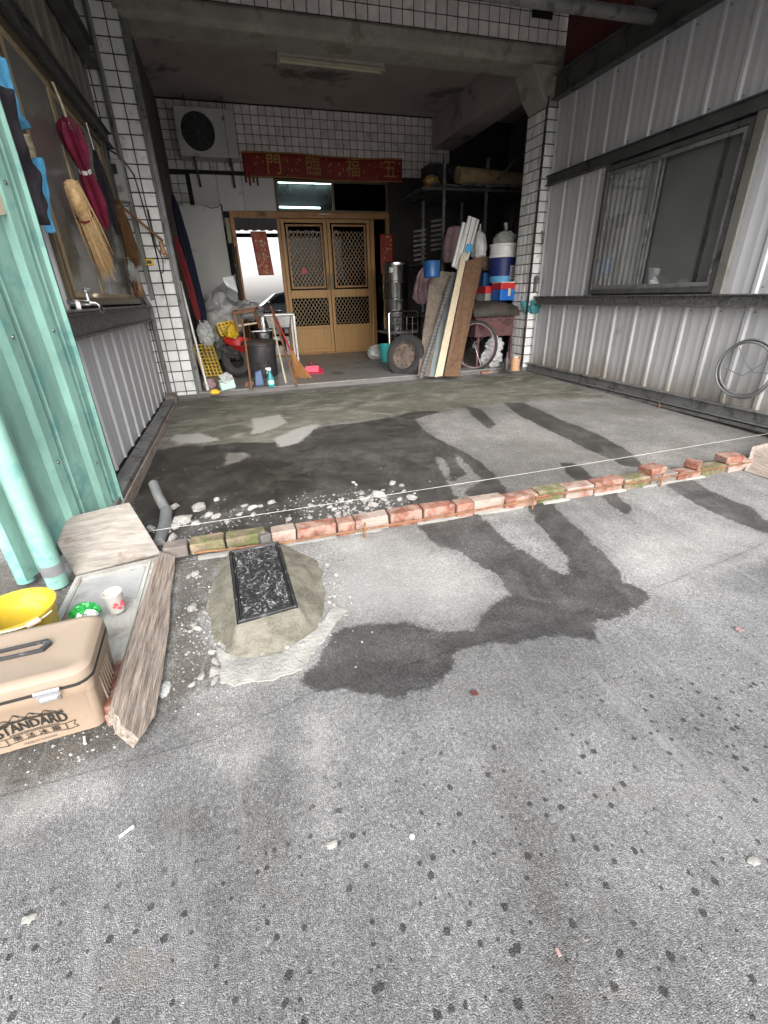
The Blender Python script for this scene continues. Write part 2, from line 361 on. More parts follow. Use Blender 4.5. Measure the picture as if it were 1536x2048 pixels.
def H(x, y):
    """height of the ground: drive falls gently from the porch step to the road"""
    if y >= 2.05: return -.085*(6.05-min(y, 6.05))/4.0
    if y >= 1.2: return -.085-.035*(2.05-y)/.85
    return -.12
def sdf(pts, poly):
    """signed distance (positive inside) from an (n,2) array to a polygon"""
    P = np.array([p[:2] for p in poly]); n = len(P); d = np.full(len(pts), 1e9); ins = np.zeros(len(pts), bool)
    for i in range(n):
        a, b = P[i], P[(i+1) % n]; e = b-a; wv = pts-a
        t = np.clip((wv@e)/max(e@e, 1e-12), 0, 1); q = wv-t[:, None]*e; d = np.minimum(d, np.hypot(q[:, 0], q[:, 1]))
        c = (a[1] > pts[:, 1]) != (b[1] > pts[:, 1]); den = (b[1]-a[1]) if abs(b[1]-a[1]) > 1e-12 else 1e-12
        ins ^= c & (pts[:, 0] < (b[0]-a[0])*(pts[:, 1]-a[1])/den+a[0])
    return np.where(ins, d, -d)
# shapes of stains on the ground (metres, from the camera's foot; x right, y towards the house)
WET = [
 [(-0.840,3.158,-0.061),(-0.825,4.005,-0.043),(-0.686,4.159,-0.040),(-0.433,4.033,-0.043),(-0.144,4.022,-0.043),(0.146,3.908,-0.046),(0.434,4.109,-0.041),(0.691,4.234,-0.039),(1.036,4.225,-0.039),(1.431,4.325,-0.037),(1.691,4.434,-0.034),(1.949,4.305,-0.037),(1.579,4.142,-0.041),(1.519,3.729,-0.049),(1.552,3.360,-0.057),(1.613,2.981,-0.065),(1.587,2.678,-0.072),(1.564,2.473,-0.076),(1.515,2.291,-0.080),(1.220,2.265,-0.080),(1.239,2.393,-0.078),(1.474,2.543,-0.075),(1.472,2.670,-0.072),(1.514,3.068,-0.063),(1.444,2.894,-0.067),(1.402,2.647,-0.072),(1.259,2.586,-0.074),(1.332,2.827,-0.068),(1.383,3.033,-0.064),(1.336,3.087,-0.063),(1.281,2.846,-0.068),(1.228,2.616,-0.073),(1.179,2.415,-0.077),(1.173,2.260,-0.081),(0.868,2.193,-0.082),(0.440,2.156,-0.083),(0.055,2.123,-0.083),(-0.245,2.151,-0.083),(-0.505,2.144,-0.083),(-0.667,2.552,-0.074)],
 [(2.707,4.391,-0.035),(2.931,4.347,-0.036),(2.877,3.615,-0.052),(2.873,3.064,-0.063),(2.791,2.639,-0.072),(2.642,2.332,-0.079),(2.528,2.407,-0.077),(2.533,2.777,-0.070),(2.552,3.318,-0.058),(2.586,3.852,-0.047)],
 [(2.259,4.407,-0.035),(2.365,4.246,-0.038),(2.221,3.656,-0.051),(2.079,3.590,-0.052),(2.141,3.973,-0.044)],
 [(2.015,2.148,-0.083),(2.054,2.422,-0.077),(2.145,2.628,-0.073),(2.246,2.589,-0.074),(2.200,2.397,-0.078),(2.101,2.158,-0.083)],
 [(0.803,2.074,-0.084),(0.815,1.861,-0.093),(0.895,1.778,-0.096),(0.945,1.644,-0.102),(0.979,1.550,-0.106),(0.984,1.468,-0.109),(0.968,1.379,-0.113),(0.910,1.363,-0.113),(0.846,1.343,-0.114),(0.757,1.284,-0.117),(0.708,1.228,-0.119),(0.604,1.272,-0.117),(0.531,1.313,-0.115),(0.483,1.360,-0.113),(0.364,1.394,-0.112),(0.219,1.417,-0.111),(0.167,1.373,-0.113),(0.109,1.276,-0.117),(0.039,1.226,-0.119),(0.030,1.196,-0.120),(0.084,1.132,-0.120),(0.190,1.089,-0.120),(0.240,1.045,-0.120),(0.336,1.013,-0.120),(0.433,1.012,-0.120),(0.499,1.038,-0.120),(0.585,1.069,-0.120),(0.580,1.133,-0.120),(0.663,1.154,-0.120),(0.821,1.116,-0.120),(0.923,1.109,-0.120),(1.021,1.093,-0.120),(1.090,1.060,-0.120),(1.122,1.023,-0.120),(1.170,1.087,-0.120),(1.189,1.127,-0.120),(1.245,1.108,-0.120),(1.359,1.117,-0.120),(1.503,1.154,-0.120),(1.549,1.216,-0.119),(1.520,1.271,-0.117),(1.506,1.300,-0.116),(1.555,1.424,-0.111),(1.594,1.550,-0.106),(1.608,1.706,-0.099),(1.631,1.860,-0.093),(1.690,2.109,-0.084),(1.509,2.100,-0.084),(1.433,1.833,-0.094),(1.414,1.671,-0.101),(1.385,1.536,-0.106),(1.305,1.420,-0.111),(1.280,1.441,-0.110),(1.231,1.588,-0.104),(1.195,1.782,-0.096),(1.186,1.918,-0.090),(1.195,2.108,-0.084)],
 [(2.041,2.106,-0.084),(2.181,2.120,-0.084),(2.108,1.989,-0.088),(2.067,1.829,-0.094),(1.982,1.807,-0.095),(1.975,1.901,-0.091)],
 [(2.558,2.130,-0.083),(2.783,2.121,-0.084),(2.705,1.878,-0.092),(2.719,1.732,-0.098),(2.734,1.637,-0.102),(2.655,1.524,-0.107),(2.692,1.405,-0.112),(2.510,1.281,-0.117),(2.510,1.390,-0.112),(2.463,1.530,-0.106),(2.461,1.692,-0.100),(2.463,1.865,-0.093),(2.518,2.039,-0.085)],
]
DRY = [[(0.039,4.768,-0.027),(0.322,4.821,-0.026),(0.364,4.497,-0.033),(0.177,4.296,-0.037),(0.014,4.226,-0.039)],[(0.173,3.973,-0.044),(0.352,4.192,-0.039),(0.560,4.323,-0.037),(0.652,4.286,-0.037),(0.393,3.812,-0.048),(0.215,3.739,-0.049)],[(-0.207,3.768,-0.048),(-0.070,3.715,-0.050),(-0.035,3.612,-0.052),(-0.133,3.493,-0.054),(-0.233,3.451,-0.055)],[(-0.752,4.045,-0.043),(-0.673,4.464,-0.034),(-0.454,4.444,-0.034),(-0.271,4.147,-0.040),(-0.520,4.124,-0.041)]]
MORT = [[(-0.877,5.312,-0.016),(-0.753,5.930,-0.003),(0.683,5.913,-0.003),(2.444,5.838,-0.005),(4.056,5.804,-0.005),(3.914,4.166,-0.040),(3.261,4.311,-0.037),(2.682,4.401,-0.035),(1.973,4.296,-0.037),(1.431,4.325,-0.037),(0.646,4.252,-0.038),(0.145,3.894,-0.046),(-0.145,3.949,-0.045),(-0.773,4.052,-0.042)]]
DUST = [[(0.012,1.064,-0.120),(0.161,1.066,-0.120),(0.106,0.893,-0.120),(0.056,0.757,-0.120),(0.017,0.656,-0.120),(-0.013,0.780,-0.120),(-0.020,0.936,-0.120)],[(-0.814,1.045,-0.120),(-0.669,1.079,-0.120),(-0.523,1.054,-0.120),(-0.533,0.981,-0.120),(-0.664,0.942,-0.120),(-0.781,0.930,-0.120)],[(-0.232,0.973,-0.120),(-0.082,1.066,-0.120),(-0.057,1.001,-0.120),(-0.177,0.892,-0.120)],[(1.544,1.222,-0.119),(2.432,1.333,-0.115),(2.371,1.232,-0.119),(1.582,1.152,-0.120)],[(0.247,2.758,-0.070),(0.450,2.954,-0.066),(0.595,2.805,-0.069),(0.679,2.599,-0.073),(0.857,2.618,-0.073),(0.941,2.422,-0.077),(0.775,2.281,-0.080),(0.522,2.251,-0.081),(0.283,2.212,-0.082),(0.194,2.369,-0.078)],[(-0.506,2.655,-0.072),(-0.346,2.853,-0.068),(-0.130,2.855,-0.068),(-0.015,2.655,-0.072),(-0.084,2.437,-0.077),(-0.301,2.391,-0.078),(-0.482,2.397,-0.078)],
 [(-0.256,1.477,-0.109),(-0.228,1.281,-0.117),(-0.102,1.249,-0.118),(0.036,1.241,-0.118),(0.127,1.344,-0.114),(0.236,1.487,-0.108),(0.152,1.483,-0.108),(-0.019,1.387,-0.112)],[(0.401,2.111,-0.084),(0.670,2.062,-0.085),(0.780,1.898,-0.091),(0.953,1.624,-0.103),(0.968,1.379,-0.113),(0.711,1.251,-0.118),(0.462,1.380,-0.113),(0.246,1.436,-0.110),(0.202,1.636,-0.102)],[(1.476,1.491,-0.108),(1.771,1.585,-0.104),(2.369,1.605,-0.103),(2.505,1.386,-0.112),(2.432,1.333,-0.115),(1.565,1.215,-0.119)]]
TRACK = [[(0.528,0.752,-0.120),(0.590,0.731,-0.120),(0.548,0.529,-0.120),(0.497,0.384,-0.120),(0.433,0.202,-0.120),(0.357,0.227,-0.120),(0.410,0.367,-0.120),(0.460,0.558,-0.120)],[(-0.071,0.857,-0.120),(-0.033,0.733,-0.120),(-0.094,0.616,-0.120),(-0.193,0.713,-0.120),(-0.179,0.835,-0.120)],[(-0.365,0.843,-0.120),(-0.255,0.860,-0.120),(-0.241,0.802,-0.120),(-0.334,0.771,-0.120)]]
DIRT = [[(-0.827,3.153,-0.062),(-0.745,4.332,-0.037),(-0.147,3.811,-0.048),(0.317,3.265,-0.059),(0.379,2.752,-0.070),(0.104,2.612,-0.073),(-0.310,2.689,-0.071),(-0.532,2.386,-0.078)],[(-0.467,2.107,-0.084),(-0.220,2.117,-0.084),(-0.285,1.837,-0.094),(-0.306,1.574,-0.105),(-0.256,1.444,-0.110),(-0.236,1.266,-0.117),(-0.331,1.232,-0.119),(-0.438,1.226,-0.119),(-0.437,1.504,-0.107)],[(-1.150,2.346,-0.079),(-0.850,2.027,-0.086),(-0.407,1.216,-0.119),(-0.533,1.108,-0.120),(-0.630,1.074,-0.120),(-0.880,1.067,-0.120),(-1.272,1.540,-0.106),(-1.619,2.662,-0.072)]]
def union(pts, polys):
    r = np.full(len(pts), -9.)
    for p in polys: r = np.maximum(r, sdf(pts, p))
    return r
def sheet(name, xs, yf, mname, dz=0.):
    """ground sheet: xs = x lines, yf(x) = list of y along each line"""
    V = []; nx = len(xs); ny = len(yf(xs[0]))
    for x in xs:
        for y in yf(x):
            V.append((x, y, H(x, y)+dz+.004*noise.noise((x*2.2, y*2.2, 3.1))*(1 if abs(y-6.05) > .05 else 0)))
    F = [(i*ny+j, (i+1)*ny+j, (i+1)*ny+j+1, i*ny+j+1) for i in range(nx-1) for j in range(ny-1)]
    me = bpy.data.meshes.new(name); me.from_pydata(V, [], F); me.materials.append(MAT[mname]); me.shade_smooth()
    pts = np.array(V)[:, :2]; near = (np.abs(pts[:, 0]) < 7) & (pts[:, 1] > -2)
    for an, polys in (('wet', WET), ('dry', DRY), ('mort', MORT), ('dust', DUST), ('dirt', DIRT), ('track', TRACK)):
        r = np.full(len(pts), -1.); r[near] = np.clip(union(pts[near], polys), -1, 1)
        a = me.attributes.new(an, 'FLOAT', 'POINT'); a.data.foreach_set('value', r.astype(np.float32))
    rd = np.array([y-seam(x) for x, y in pts]) if name != 'garage_floor' else np.full(len(pts), 1.)
    a = me.attributes.new('yard', 'FLOAT', 'POINT'); a.data.foreach_set('value', np.clip(rd, -1, 1).astype(np.float32))
    o = bpy.data.objects.new(name, me); C.objects.link(o); o['kind'] = 'structure'; return o
def ground_mat(name, base, coarse, drops, pale, yard=None):
    m, t, b = newmat(name)
    v = nd(t, 'ShaderNodeNewGeometry').outputs['Position']
    at = lambda n: nd(t, 'ShaderNodeAttribute', attribute_name=n).outputs['Fac']
    big = nz(t, v, 1.3, 6, .6); mid = nz(t, v, 7, 5, .65); fine = nz(t, v, 330, 4, .75); edge = mth(t, 'MULTIPLY_ADD', nz(t, v, 55, 4, .7), .3, mth(t, 'MULTIPLY', nz(t, v, 9, 8, .7, .6), .7))
    vo = nd(t, 'ShaderNodeTexVoronoi', voronoi_dimensions='2D'); vo.inputs['Scale'].default_value = coarse; t.links.new(v, vo.inputs['Vector'])
    sep = nd(t, 'ShaderNodeSeparateColor'); t.links.new(vo.outputs['Color'], sep.inputs[0]); cell = sep.outputs[0]
    # aggregate: stones of differing greys, a few near white, dark pits between
    k = mth(t, 'MULTIPLY_ADD', cell, .55, .74)
    k = mth(t, 'MULTIPLY', k, ramp(t, fine, .28, .72, .60, 1.38))
    k = mth(t, 'ADD', k, ramp(t, cell, .88, .96, 0, .42))
    k = mth(t, 'MULTIPLY', k, ramp(t, vo.outputs['Distance'], .35, .75, 1.06, .70))
    k = mth(t, 'MULTIPLY', k, ramp(t, nz(t, v, 85, 4, .75), .30, .70, .70, 1.32))
    k = mth(t, 'MULTIPLY', k, ramp(t, big, .3, .7, .70, 1.24)); k = mth(t, 'MULTIPLY', k, ramp(t, mid, .3, .75, .88, 1.12))
    sc = nd(t, 'ShaderNodeVectorMath', operation='SCALE'); sc.inputs[0].default_value = base
    if yard: t.links.new(mixc(t, ramp(t, mth(t, 'ADD', at('yard'), mth(t, 'MULTIPLY_ADD', nz(t, v, 2.6, 8, .7, .6), .9, -.45)), -.22, .22), base, yard), sc.inputs[0])
    t.links.new(k, sc.inputs['Scale']); c = sc.outputs[0]
    e = mth(t, 'MULTIPLY_ADD', edge, .20, -.10); e2 = mth(t, 'MULTIPLY_ADD', edge, .5, -.25)
    dryn = ramp(t, mth(t, 'ADD', at('dry'), e), -.02, .02)
    dust = ramp(t, mth(t, 'ADD', at('dust'), mth(t, 'MULTIPLY_ADD', fine, .12, mth(t, 'SUBTRACT', e2, .06))), -.06, .10)
    dsc_ = nd(t, 'ShaderNodeVectorMath', operation='SCALE'); dsc_.inputs[0].default_value = (.345, .34, .33); t.links.new(mth(t, 'MULTIPLY_ADD', k, .55, .45), dsc_.inputs['Scale'])
    c = mixc(t, mth(t, 'MULTIPLY', dust, .72), c, dsc_.outputs[0])
    # random pale scuffs and brown traces
    c = mixc(t, ramp(t, nz(t, v, 3.1, 8, .72, .8), .60, .74, 0, .45), c, pale)
    c = mixc(t, ramp(t, nz(t, stretch(t, v, (1, 1.4, 1)), 2.2, 8, .72, .5), .64, .76, 0, .3), c, (.17, .145, .12))
    c = mixc(t, ramp(t, nz(t, stretch(t, v, (.7, 2.4, 1)), 2.4, 9, .72, 1.2), .57, .68, 0, .45), c, (.19, .165, .14))
    c = mixc(t, ramp(t, nz(t, v, 1.5, 7, .65, .6), .52, .68, 0, .35), c, (.15, .145, .11)) if not drops else c
    mort = ramp(t, mth(t, 'ADD', at('mort'), e2), -.04, .05)
    mc = mixc(t, ramp(t, nz(t, stretch(t, v, (.8, 1.5, 1)), 3.6, 9, .68, .9), .46, .70), mixc(t, ramp(t, nz(t, v, 1.9, 6, .6), .35, .65), (.088, .085, .064), (.15, .146, .116)), (.25, .243, .21))
    c = mixc(t, mth(t, 'MULTIPLY', mort, mth(t, 'SUBTRACT', 1., mth(t, 'MULTIPLY', dryn, .0))), c, mc)
    c = mixc(t, mth(t, 'MULTIPLY', dryn, .75), c, (.38, .375, .35))
    dirt = ramp(t, mth(t, 'ADD', at('dirt'), e2), -.05, .06)
    dk = nd(t, 'ShaderNodeVectorMath', operation='SCALE'); dk.inputs[0].default_value = (.095, .085, .07); t.links.new(k, dk.inputs['Scale'])
    c = mixc(t, mth(t, 'MULTIPLY', dirt, .8), c, dk.outputs[0])
    c = mixc(t, mth(t, 'MULTIPLY', ramp(t, mth(t, 'ADD', at('track'), e2), -.08, .10), .5), c, dk.outputs[0])
    # wet film: darker and glossier; crisp wandering edge
    wet = ramp(t, mth(t, 'ADD', at('wet'), mth(t, 'MULTIPLY', e, .75)), -.012, .012)
    wet = mth(t, 'MULTIPLY', wet, mth(t, 'SUBTRACT', 1., dryn))
    if drops:
        tr = nz(t, stretch(t, v, (3.2, .55, 1)), 1.6, 7, .7, .5); c = mixc(t, ramp(t, tr, .54, .72, 0, .6), c, (.31, .308, .305)); c = mixc(t, ramp(t, nz(t, stretch(t, v, (2.6, .6, 1)), 1.1, 6, .65, .4), .58, .72, 0, .45), c, (.085, .085, .087))
        vd = nd(t, 'ShaderNodeTexVoronoi', voronoi_dimensions='2D'); vd.inputs['Scale'].default_value = 29; t.links.new(v, vd.inputs['Vector'])
        # wobble the drops
        s2 = nd(t, 'ShaderNodeSeparateColor'); t.links.new(vd.outputs['Color'], s2.inputs[0])
        rad = mth(t, 'MULTIPLY_ADD', mth(t, 'POWER', s2.outputs[1], 2.2), .29, -.03)
        dd = mth(t, 'SUBTRACT', rad, mth(t, 'ADD', vd.outputs['Distance'], mth(t, 'MULTIPLY_ADD', nz(t, v, 110, 4, .7), .36, -.18)))
        dm = mth(t, 'MULTIPLY', mth(t, 'MULTIPLY', ramp(t, dd, -.004, .02), ramp(t, at('yard'), -.45, -.12, 1, 0)), ramp(t, nz(t, v, 1.7, 3), .05, .2))
    wet = mth(t, 'MULTIPLY', wet, ramp(t, nz(t, v, 5.5, 7, .7, .5), .28, .66, .70, 1.))
    damp = mth(t, 'MULTIPLY', ramp(t, mth(t, 'ADD', at('wet'), e2), -.16, .02), .22); wet = mth(t, 'MAXIMUM', wet, mth(t, 'MULTIPLY', damp, mth(t, 'SUBTRACT', 1., dryn)))
    if drops: wet = mth(t, 'MAXIMUM', wet, mth(t, 'MULTIPLY', dm, .92))
    wc = mixc(t, 1., c, (.19, .187, .183), 'MULTIPLY')
    c = mixc(t, wet, c, wc)
    t.links.new(c, b.inputs['Base Color'])
    t.links.new(mth(t, 'MULTIPLY_ADD', wet, -.42, .88), b.inputs['Roughness'])
    b.inputs['Specular IOR Level'].default_value = .4
    h = mth(t, 'ADD', mth(t, 'MULTIPLY', vo.outputs['Distance'], -.8), mth(t, 'MULTIPLY', fine, .9))
    bp = nd(t, 'ShaderNodeBump'); bp.inputs['Distance'].default_value = .004
    t.links.new(mth(t, 'MULTIPLY_ADD', mort, -.5, .75), bp.inputs['Strength'])
    t.links.new(h, bp.inputs['Height']); t.links.new(bp.outputs[0], b.inputs['Normal'])
ground_mat('asphalt', (.195, .195, .199), 380, True, (.28, .278, .275), (.25, .248, .243))
ground_mat('apron_concrete', (.195, .195, .199), 380, True, (.32, .318, .312), (.25, .248, .243))
ground_mat('garage_concrete', (.205, .198, .188), 260, False, (.28, .27, .262))
def arr(*seg):
    out = []
    for a, b, n in seg: out += list(np.linspace(a, b, n, endpoint=False))
    return out+[seg[-1][1]]
def seam(x):
    if x < -.3: return 1.05
    if x > 3: return 1.45+.02*math.sin(x*3)
    return float(np.interp(x, [-.3, .05, .57, 1.0, 1.53, 2.0, 2.43, 3], [1.05, 1.12, 1.15, 1.17, 1.21, 1.27, 1.33, 1.45]))+.008*noise.noise((x*9, 0, 0))
sheet('garage_floor', arr((-.93, 4.16, 200)), lambda x: arr((2.12, 6.06, 150)), 'garage_concrete')
sheet('forecourt', arr((-9, -2, 30), (-2, 4.5, 300), (4.5, 12, 30)), lambda x: [seam(x)+(2.115-seam(x))*i/60 for i in range(61)], 'apron_concrete', .0)
sheet('road', arr((-120, -8, 30), (-8, -2, 30), (-2, 5, 260), (5, 12, 30), (12, 120, 30)), lambda x: arr((-160, -8, 25), (-8, -1, 25))[:-1]+[-1+(seam(x)+1)*i/110 for i in range(111)], 'asphalt', .003)
for nm, x0, x1 in (('ground_beyond_left', -9, -.935), ('ground_beyond_right', 4.165, 12)):
    sheet(nm, arr((x0, x1, 40)), lambda x: arr((2.118, 9, 40)), 'apron_concrete', -.012)

# ------------------------------------------------------------------ porch of the house: floor, walls, ceiling
YB = 9.45; PF = .06; ZC = 3.88
def st(name, mb, m, **k): o = mb.build(name, m, **k); o['kind'] = 'structure'; return o
st('porch_floor', MB().bx(-.62, 5.6, 6.075, YB+.05, -.3, PF), 'terrazzo', bevel=.008)
st('porch_step', MB().bx(-1.2, 4.3, 6.045, 6.07, -.3, PF-.012), 'concrete_dark', bevel=.006)
st('porch_ceiling', MB().bx(-.8, 5.7, 6.25, YB+.3, ZC, ZC+.15), 'ceiling_paint')
TILES = {}
def tile_mesh(sz, m, d=.008):
    k = (sz, m)
    if k not in TILES:
        b = MB(); s = sz/2; e = .004
        b.add([(-s,0,-s),(s,0,-s),(s,0,s),(-s,0,s),(-s+e,-d,-s+e),(s-e,-d,-s+e),(s-e,-d,s-e),(-s+e,-d,s-e)],
              [(4,5,6,7),(0,1,5,4),(1,2,6,5),(2,3,7,6),(3,0,4,7)])
        me = bpy.data.meshes.new('tile'); me.from_pydata(b.v, [], b.f); me.materials.append(MAT[m]); TILES[k] = me
    return TILES[k]
def tile(parent, p, sz, m, rz=0., sx=1., szz=1.):
    o = bpy.data.objects.new('tile', tile_mesh(sz, m)); C.objects.link(o); o.parent = parent
    o.location = Vector(p)-ORG[parent]; o.rotation_euler = (random.gauss(0, .004), random.gauss(0, .003), rz+random.gauss(0, .004)); o.scale = (sx, 1, szz)
# back wall (tiled above, boards below)
bw = thing('porch_back_wall', 'back wall of the porch, square white tiles above the door line', 'wall', (2.2, YB, 0))
b = MB()
b.bx(-.8, .28, YB, YB+.14, 0, 2.86); b.bx(-.8, 5.7, YB, YB+.14, 2.90, ZC-.002); b.bx(3.05, 5.7, YB, YB+.14, 0, 2.90); b.bx(-.8, 1.04, YB+.002, YB+.138, 2.42, 2.898)
b.build('masonry', 'grout', bw)
for i in range(39):
    for j in range(8):
        x = -.535+.125*i; z = 3.80-.125*j
        if z < 2.95: continue
        if x > 4.25: continue
        tile(bw, (x, YB, z), .117, 'tile_beige')
for i in range(2):
    for j in range(9): tile(bw, (-.535+.125*i-.02, YB, 2.86-.125*j), .117, 'tile_white')
for x0, x1 in ((-.30, .10), (.105, .50), (.505, 1.03)):
    MB().bx(x0, x1, YB-.02, YB-.001, 2.43, 2.93).build('wall_panel', 'board_white', bw, bevel=.003)
# porch side walls
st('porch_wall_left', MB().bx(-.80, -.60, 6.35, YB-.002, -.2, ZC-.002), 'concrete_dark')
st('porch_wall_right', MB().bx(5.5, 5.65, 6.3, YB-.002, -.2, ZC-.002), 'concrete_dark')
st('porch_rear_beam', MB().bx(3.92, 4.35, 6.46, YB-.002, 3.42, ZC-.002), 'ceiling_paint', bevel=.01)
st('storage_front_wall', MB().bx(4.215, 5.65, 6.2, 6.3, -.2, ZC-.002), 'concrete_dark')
# room behind the doors
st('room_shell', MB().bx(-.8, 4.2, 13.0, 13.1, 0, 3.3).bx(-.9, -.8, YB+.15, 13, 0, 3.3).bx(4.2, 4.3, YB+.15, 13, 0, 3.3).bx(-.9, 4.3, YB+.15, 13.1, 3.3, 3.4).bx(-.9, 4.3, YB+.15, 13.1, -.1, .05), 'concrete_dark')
# front beam of the house
fb = thing('front_beam', 'bare concrete beam with square white tiles above it, spanning the porch opening', 'beam', (1.7, 6.1, 3.43))
b = MB(); b.add([(-.60,6.10,3.43),(4.22,6.10,3.43),(4.22,6.45,3.43),(-.60,6.45,3.43),(-.60,6.045,3.47),(4.22,6.045,3.47),(-.60,6.03,3.57),(4.22,6.03,3.57),(-.60,6.45,3.60),(4.22,6.45,3.60),(-.60,6.06,3.60),(4.22,6.06,3.60)],
 [(0,3,2,1),(0,1,5,4),(4,5,7,6),(6,7,11,10),(10,11,9,8),(2,3,8,9),(0,4,6,10,8,3),(1,2,9,11,7,5)])
b.build('soffit', 'concrete', fb, bevel=.012)
MB().bx(-1.25, 4.5, 6.062, 6.45, 3.602, 5.4).build('masonry', 'grout', fb)
for i in range(39):
    for j in range(6): tile(fb, (-.52+.125*i, 6.062, 3.665+.125*j), .117, 'tile_beige')
MB().bx(3.68, 3.94, 6.035, 6.05, 3.80, 3.87).build('vent_slot', 'black', fb)
# left pillar
pl = thing('left_pillar', 'tall pillar of white square tiles at the left of the porch, beside the electric box', 'pillar', (-.8, 6.1, 0))
MB().bx(-1.2, -.555, 6.06, 6.33, -.3, 3.9).build('core', 'grout', pl)
for i in range(5):
    for j in range(32): tile(pl, (-.613-.118*i, 6.06, .0+.118*j+.03), .109, 'tile_white')
b = MB(); b.bx(-.552, -.535, 6.03, 6.36, 0, 3.42); b.bx(-.552, -.50, 6.10, 6.115, 0, 3.42); b.bx(-.552, -.50, 6.2, 6.215, 0, 3.42)
b.build('shutter_rail', 'steel_grey', pl, bevel=.002)
MB().cyl((-.855, 6.02, -.02), (-.855, 6.02, 1.0), .028).tube([(-.855,6.02,1.0),(-.86,6.02,1.05),(-.89,6.02,1.12),(-.93,6.02,1.4),(-.95,6.02,1.75),(-.95,6.03,2.0)], .028, 10).build('drain_pipe', 'pipe_grey', pl, 40)
MB().cyl((-.80, 6.03, 2.28), (-.80, 6.03, 4.2), .02).bx(-.835, -.795, 6.028, 6.05, 1.1, 4.1).build('conduit', 'pipe_grey', pl, 40)
MB().tube([(-.92,6.03,2.45),(-.80,6.035,2.38),(-.72,6.04,2.24),(-.685,6.045,1.8),(-.67,6.045,1.5),(-.675,6.045,1.2)], .007, 6).tube([(-.66,6.04,1.95),(-.655,6.04,1.62),(-.62,6.04,1.5),(-.64,6.04,1.38),(-.67,6.04,1.36)], .005, 6).build('cable', 'black_plastic', pl, 60)
MB().bx(-.80, -.72, 6.015, 6.05, 1.44, 1.50).build('socket', 'yellow_plastic', pl, bevel=.006)
MB().bx(-.785, -.735, 6.01, 6.016, 1.455, 1.485).build('socket_face', 'black_plastic', pl)
b = MB().cyl((-.60,6.03,1.66),(-.60,6.03,1.58),.022).cyl((-.60,6.03,1.58),(-.60,6.03,1.55),.034).cyl((-.60,6.0,1.53),(-.56,5.99,1.53),.015); b.build('valve', 'terracotta', pl, 40)
eb = thing('electric_box', 'grey electric meter box with cable trunk on the left tiled pillar', 'electric box', (-.9, 6.02, 2.0))
MB().bx(-.99, -.80, 5.93, 6.045, 2.0, 2.34).build('case', 'box_grey', eb, bevel=.01)
MB().bx(-.97, -.85, 5.922, 5.931, 2.22, 2.30).build('window', 'black', eb)
MB().cyl((-.87,5.93,2.10),(-.87,5.92,2.10),.03).build('emblem', 'pipe_grey', eb, 40)
# right pillar: tiled inner and front faces
pr_ = thing('right_pillar', 'white tiled pillar at the right of the porch with rust-stained front strip', 'pillar', (4.1, 6.2, 0))
MB().bx(4.008, 4.215, 6.06, 6.46, -.3, 3.05).build('core', 'grout', pr_)
MB().add([(3.76,6.04,3.43),(4.22,6.04,3.43),(4.22,6.04,3.06),(4.0,6.04,3.06),(3.88,6.04,3.2),(3.76,6.46,3.43),(4.22,6.46,3.43),(4.22,6.46,3.06),(4.0,6.46,3.06),(3.88,6.46,3.2)],
 [(0,4,3,2,1),(5,6,7,8,9),(0,1,6,5),(1,2,7,6),(2,3,8,7),(3,4,9,8),(4,0,5,9)]).build('haunch', 'concrete', pr_, bevel=.012)
for j in range(26):
    for i in range(4): tile(pr_, (4.008, 6.112+.1*i, .045+.118*j), .093 if i else .093, 'tile_white', R(-90), 1, 1.17)
    tile(pr_, (4.07, 6.06, .045+.118*j), .109, 'tile_white', 0, .95)
    tile(pr_, (4.172, 6.06, .045+.118*j), .109, 'tile_white', 0, .8)
MB().bx(3.985, 4.006, 6.035, 6.058, 0, 3.15).build('corner_trim', 'black_plastic', pr_)
MB().cyl((4.185,5.99,-.02),(4.185,5.99,4.6),.032).build('downpipe', 'pipe_stain', pr_, 40)
for z in (.9, 1.72, 2.6): MB().lathe([(.034,0),(.042,0),(.042,.03),(.034,.03)], (4.185,5.99,z), 16).build('pipe_clamp', 'steel_grey', pr_, 40)
MB().bx(4.06,4.09,6.02,6.05,1.05,1.2).cyl((4.075,6.03,1.2),(4.075,6.0,1.24),.03).build('hook', 'brick_grey', pr_, 40)
MB().tube([(4.09,6.03,1.78),(4.11,6.02,1.74),(4.10,6.02,1.70),(4.12,6.02,1.66),(4.09,6.03,1.62)],.010,8).build('hook', 'brick_grey', pr_, 60)

# ------------------------------------------------------------------ corrugated side walls
def corrugated(X, y0, y1, z0, z1, sgn, ph=0., pitch=.3, h=.014, sag=0.):
    """vertical ribbed sheet in the plane x = X, ribs towards sgn*x"""
    prof = []; y = y0; n0 = math.floor((y0-ph)/pitch); ys = []
    for n in range(n0, n0+int((y1-y0)/pitch)+3):
        c = ph+n*pitch
        for dy, dx in ((-.032,0),(-.015,h),(.015,h),(.032,0),(.085,0),(.094,.0016),(.106,.0016),(.115,0),(.185,0),(.194,.0016),(.206,.0016),(.215,0)):
            if y0 < c+dy < y1: ys.append((c+dy, dx))
    ys = [(y0, 0)]+ys+[(y1, 0)]; b = MB(); n = len(ys); v = []; nz_ = 8
    for k in range(nz_+1):
        z = z0+(z1-z0)*k/nz_
        for (yy, dx) in ys: v.append((X+sgn*(dx+.004*noise.noise((yy*1.7, z*1.3, X))), yy, z))
    off = len(v); v += [(p[0]-sgn*.003, p[1], p[2]) for p in v]
    f = []
    for k in range(nz_):
        for i in range(n-1):
            q = (k*n+i, k*n+i+1, (k+1)*n+i+1, (k+1)*n+i); q = q if sgn > 0 else q[::-1]
            f += [q, tuple(off+a for a in q[::-1])]
    b.add(v, f); return b
RX = 4.14
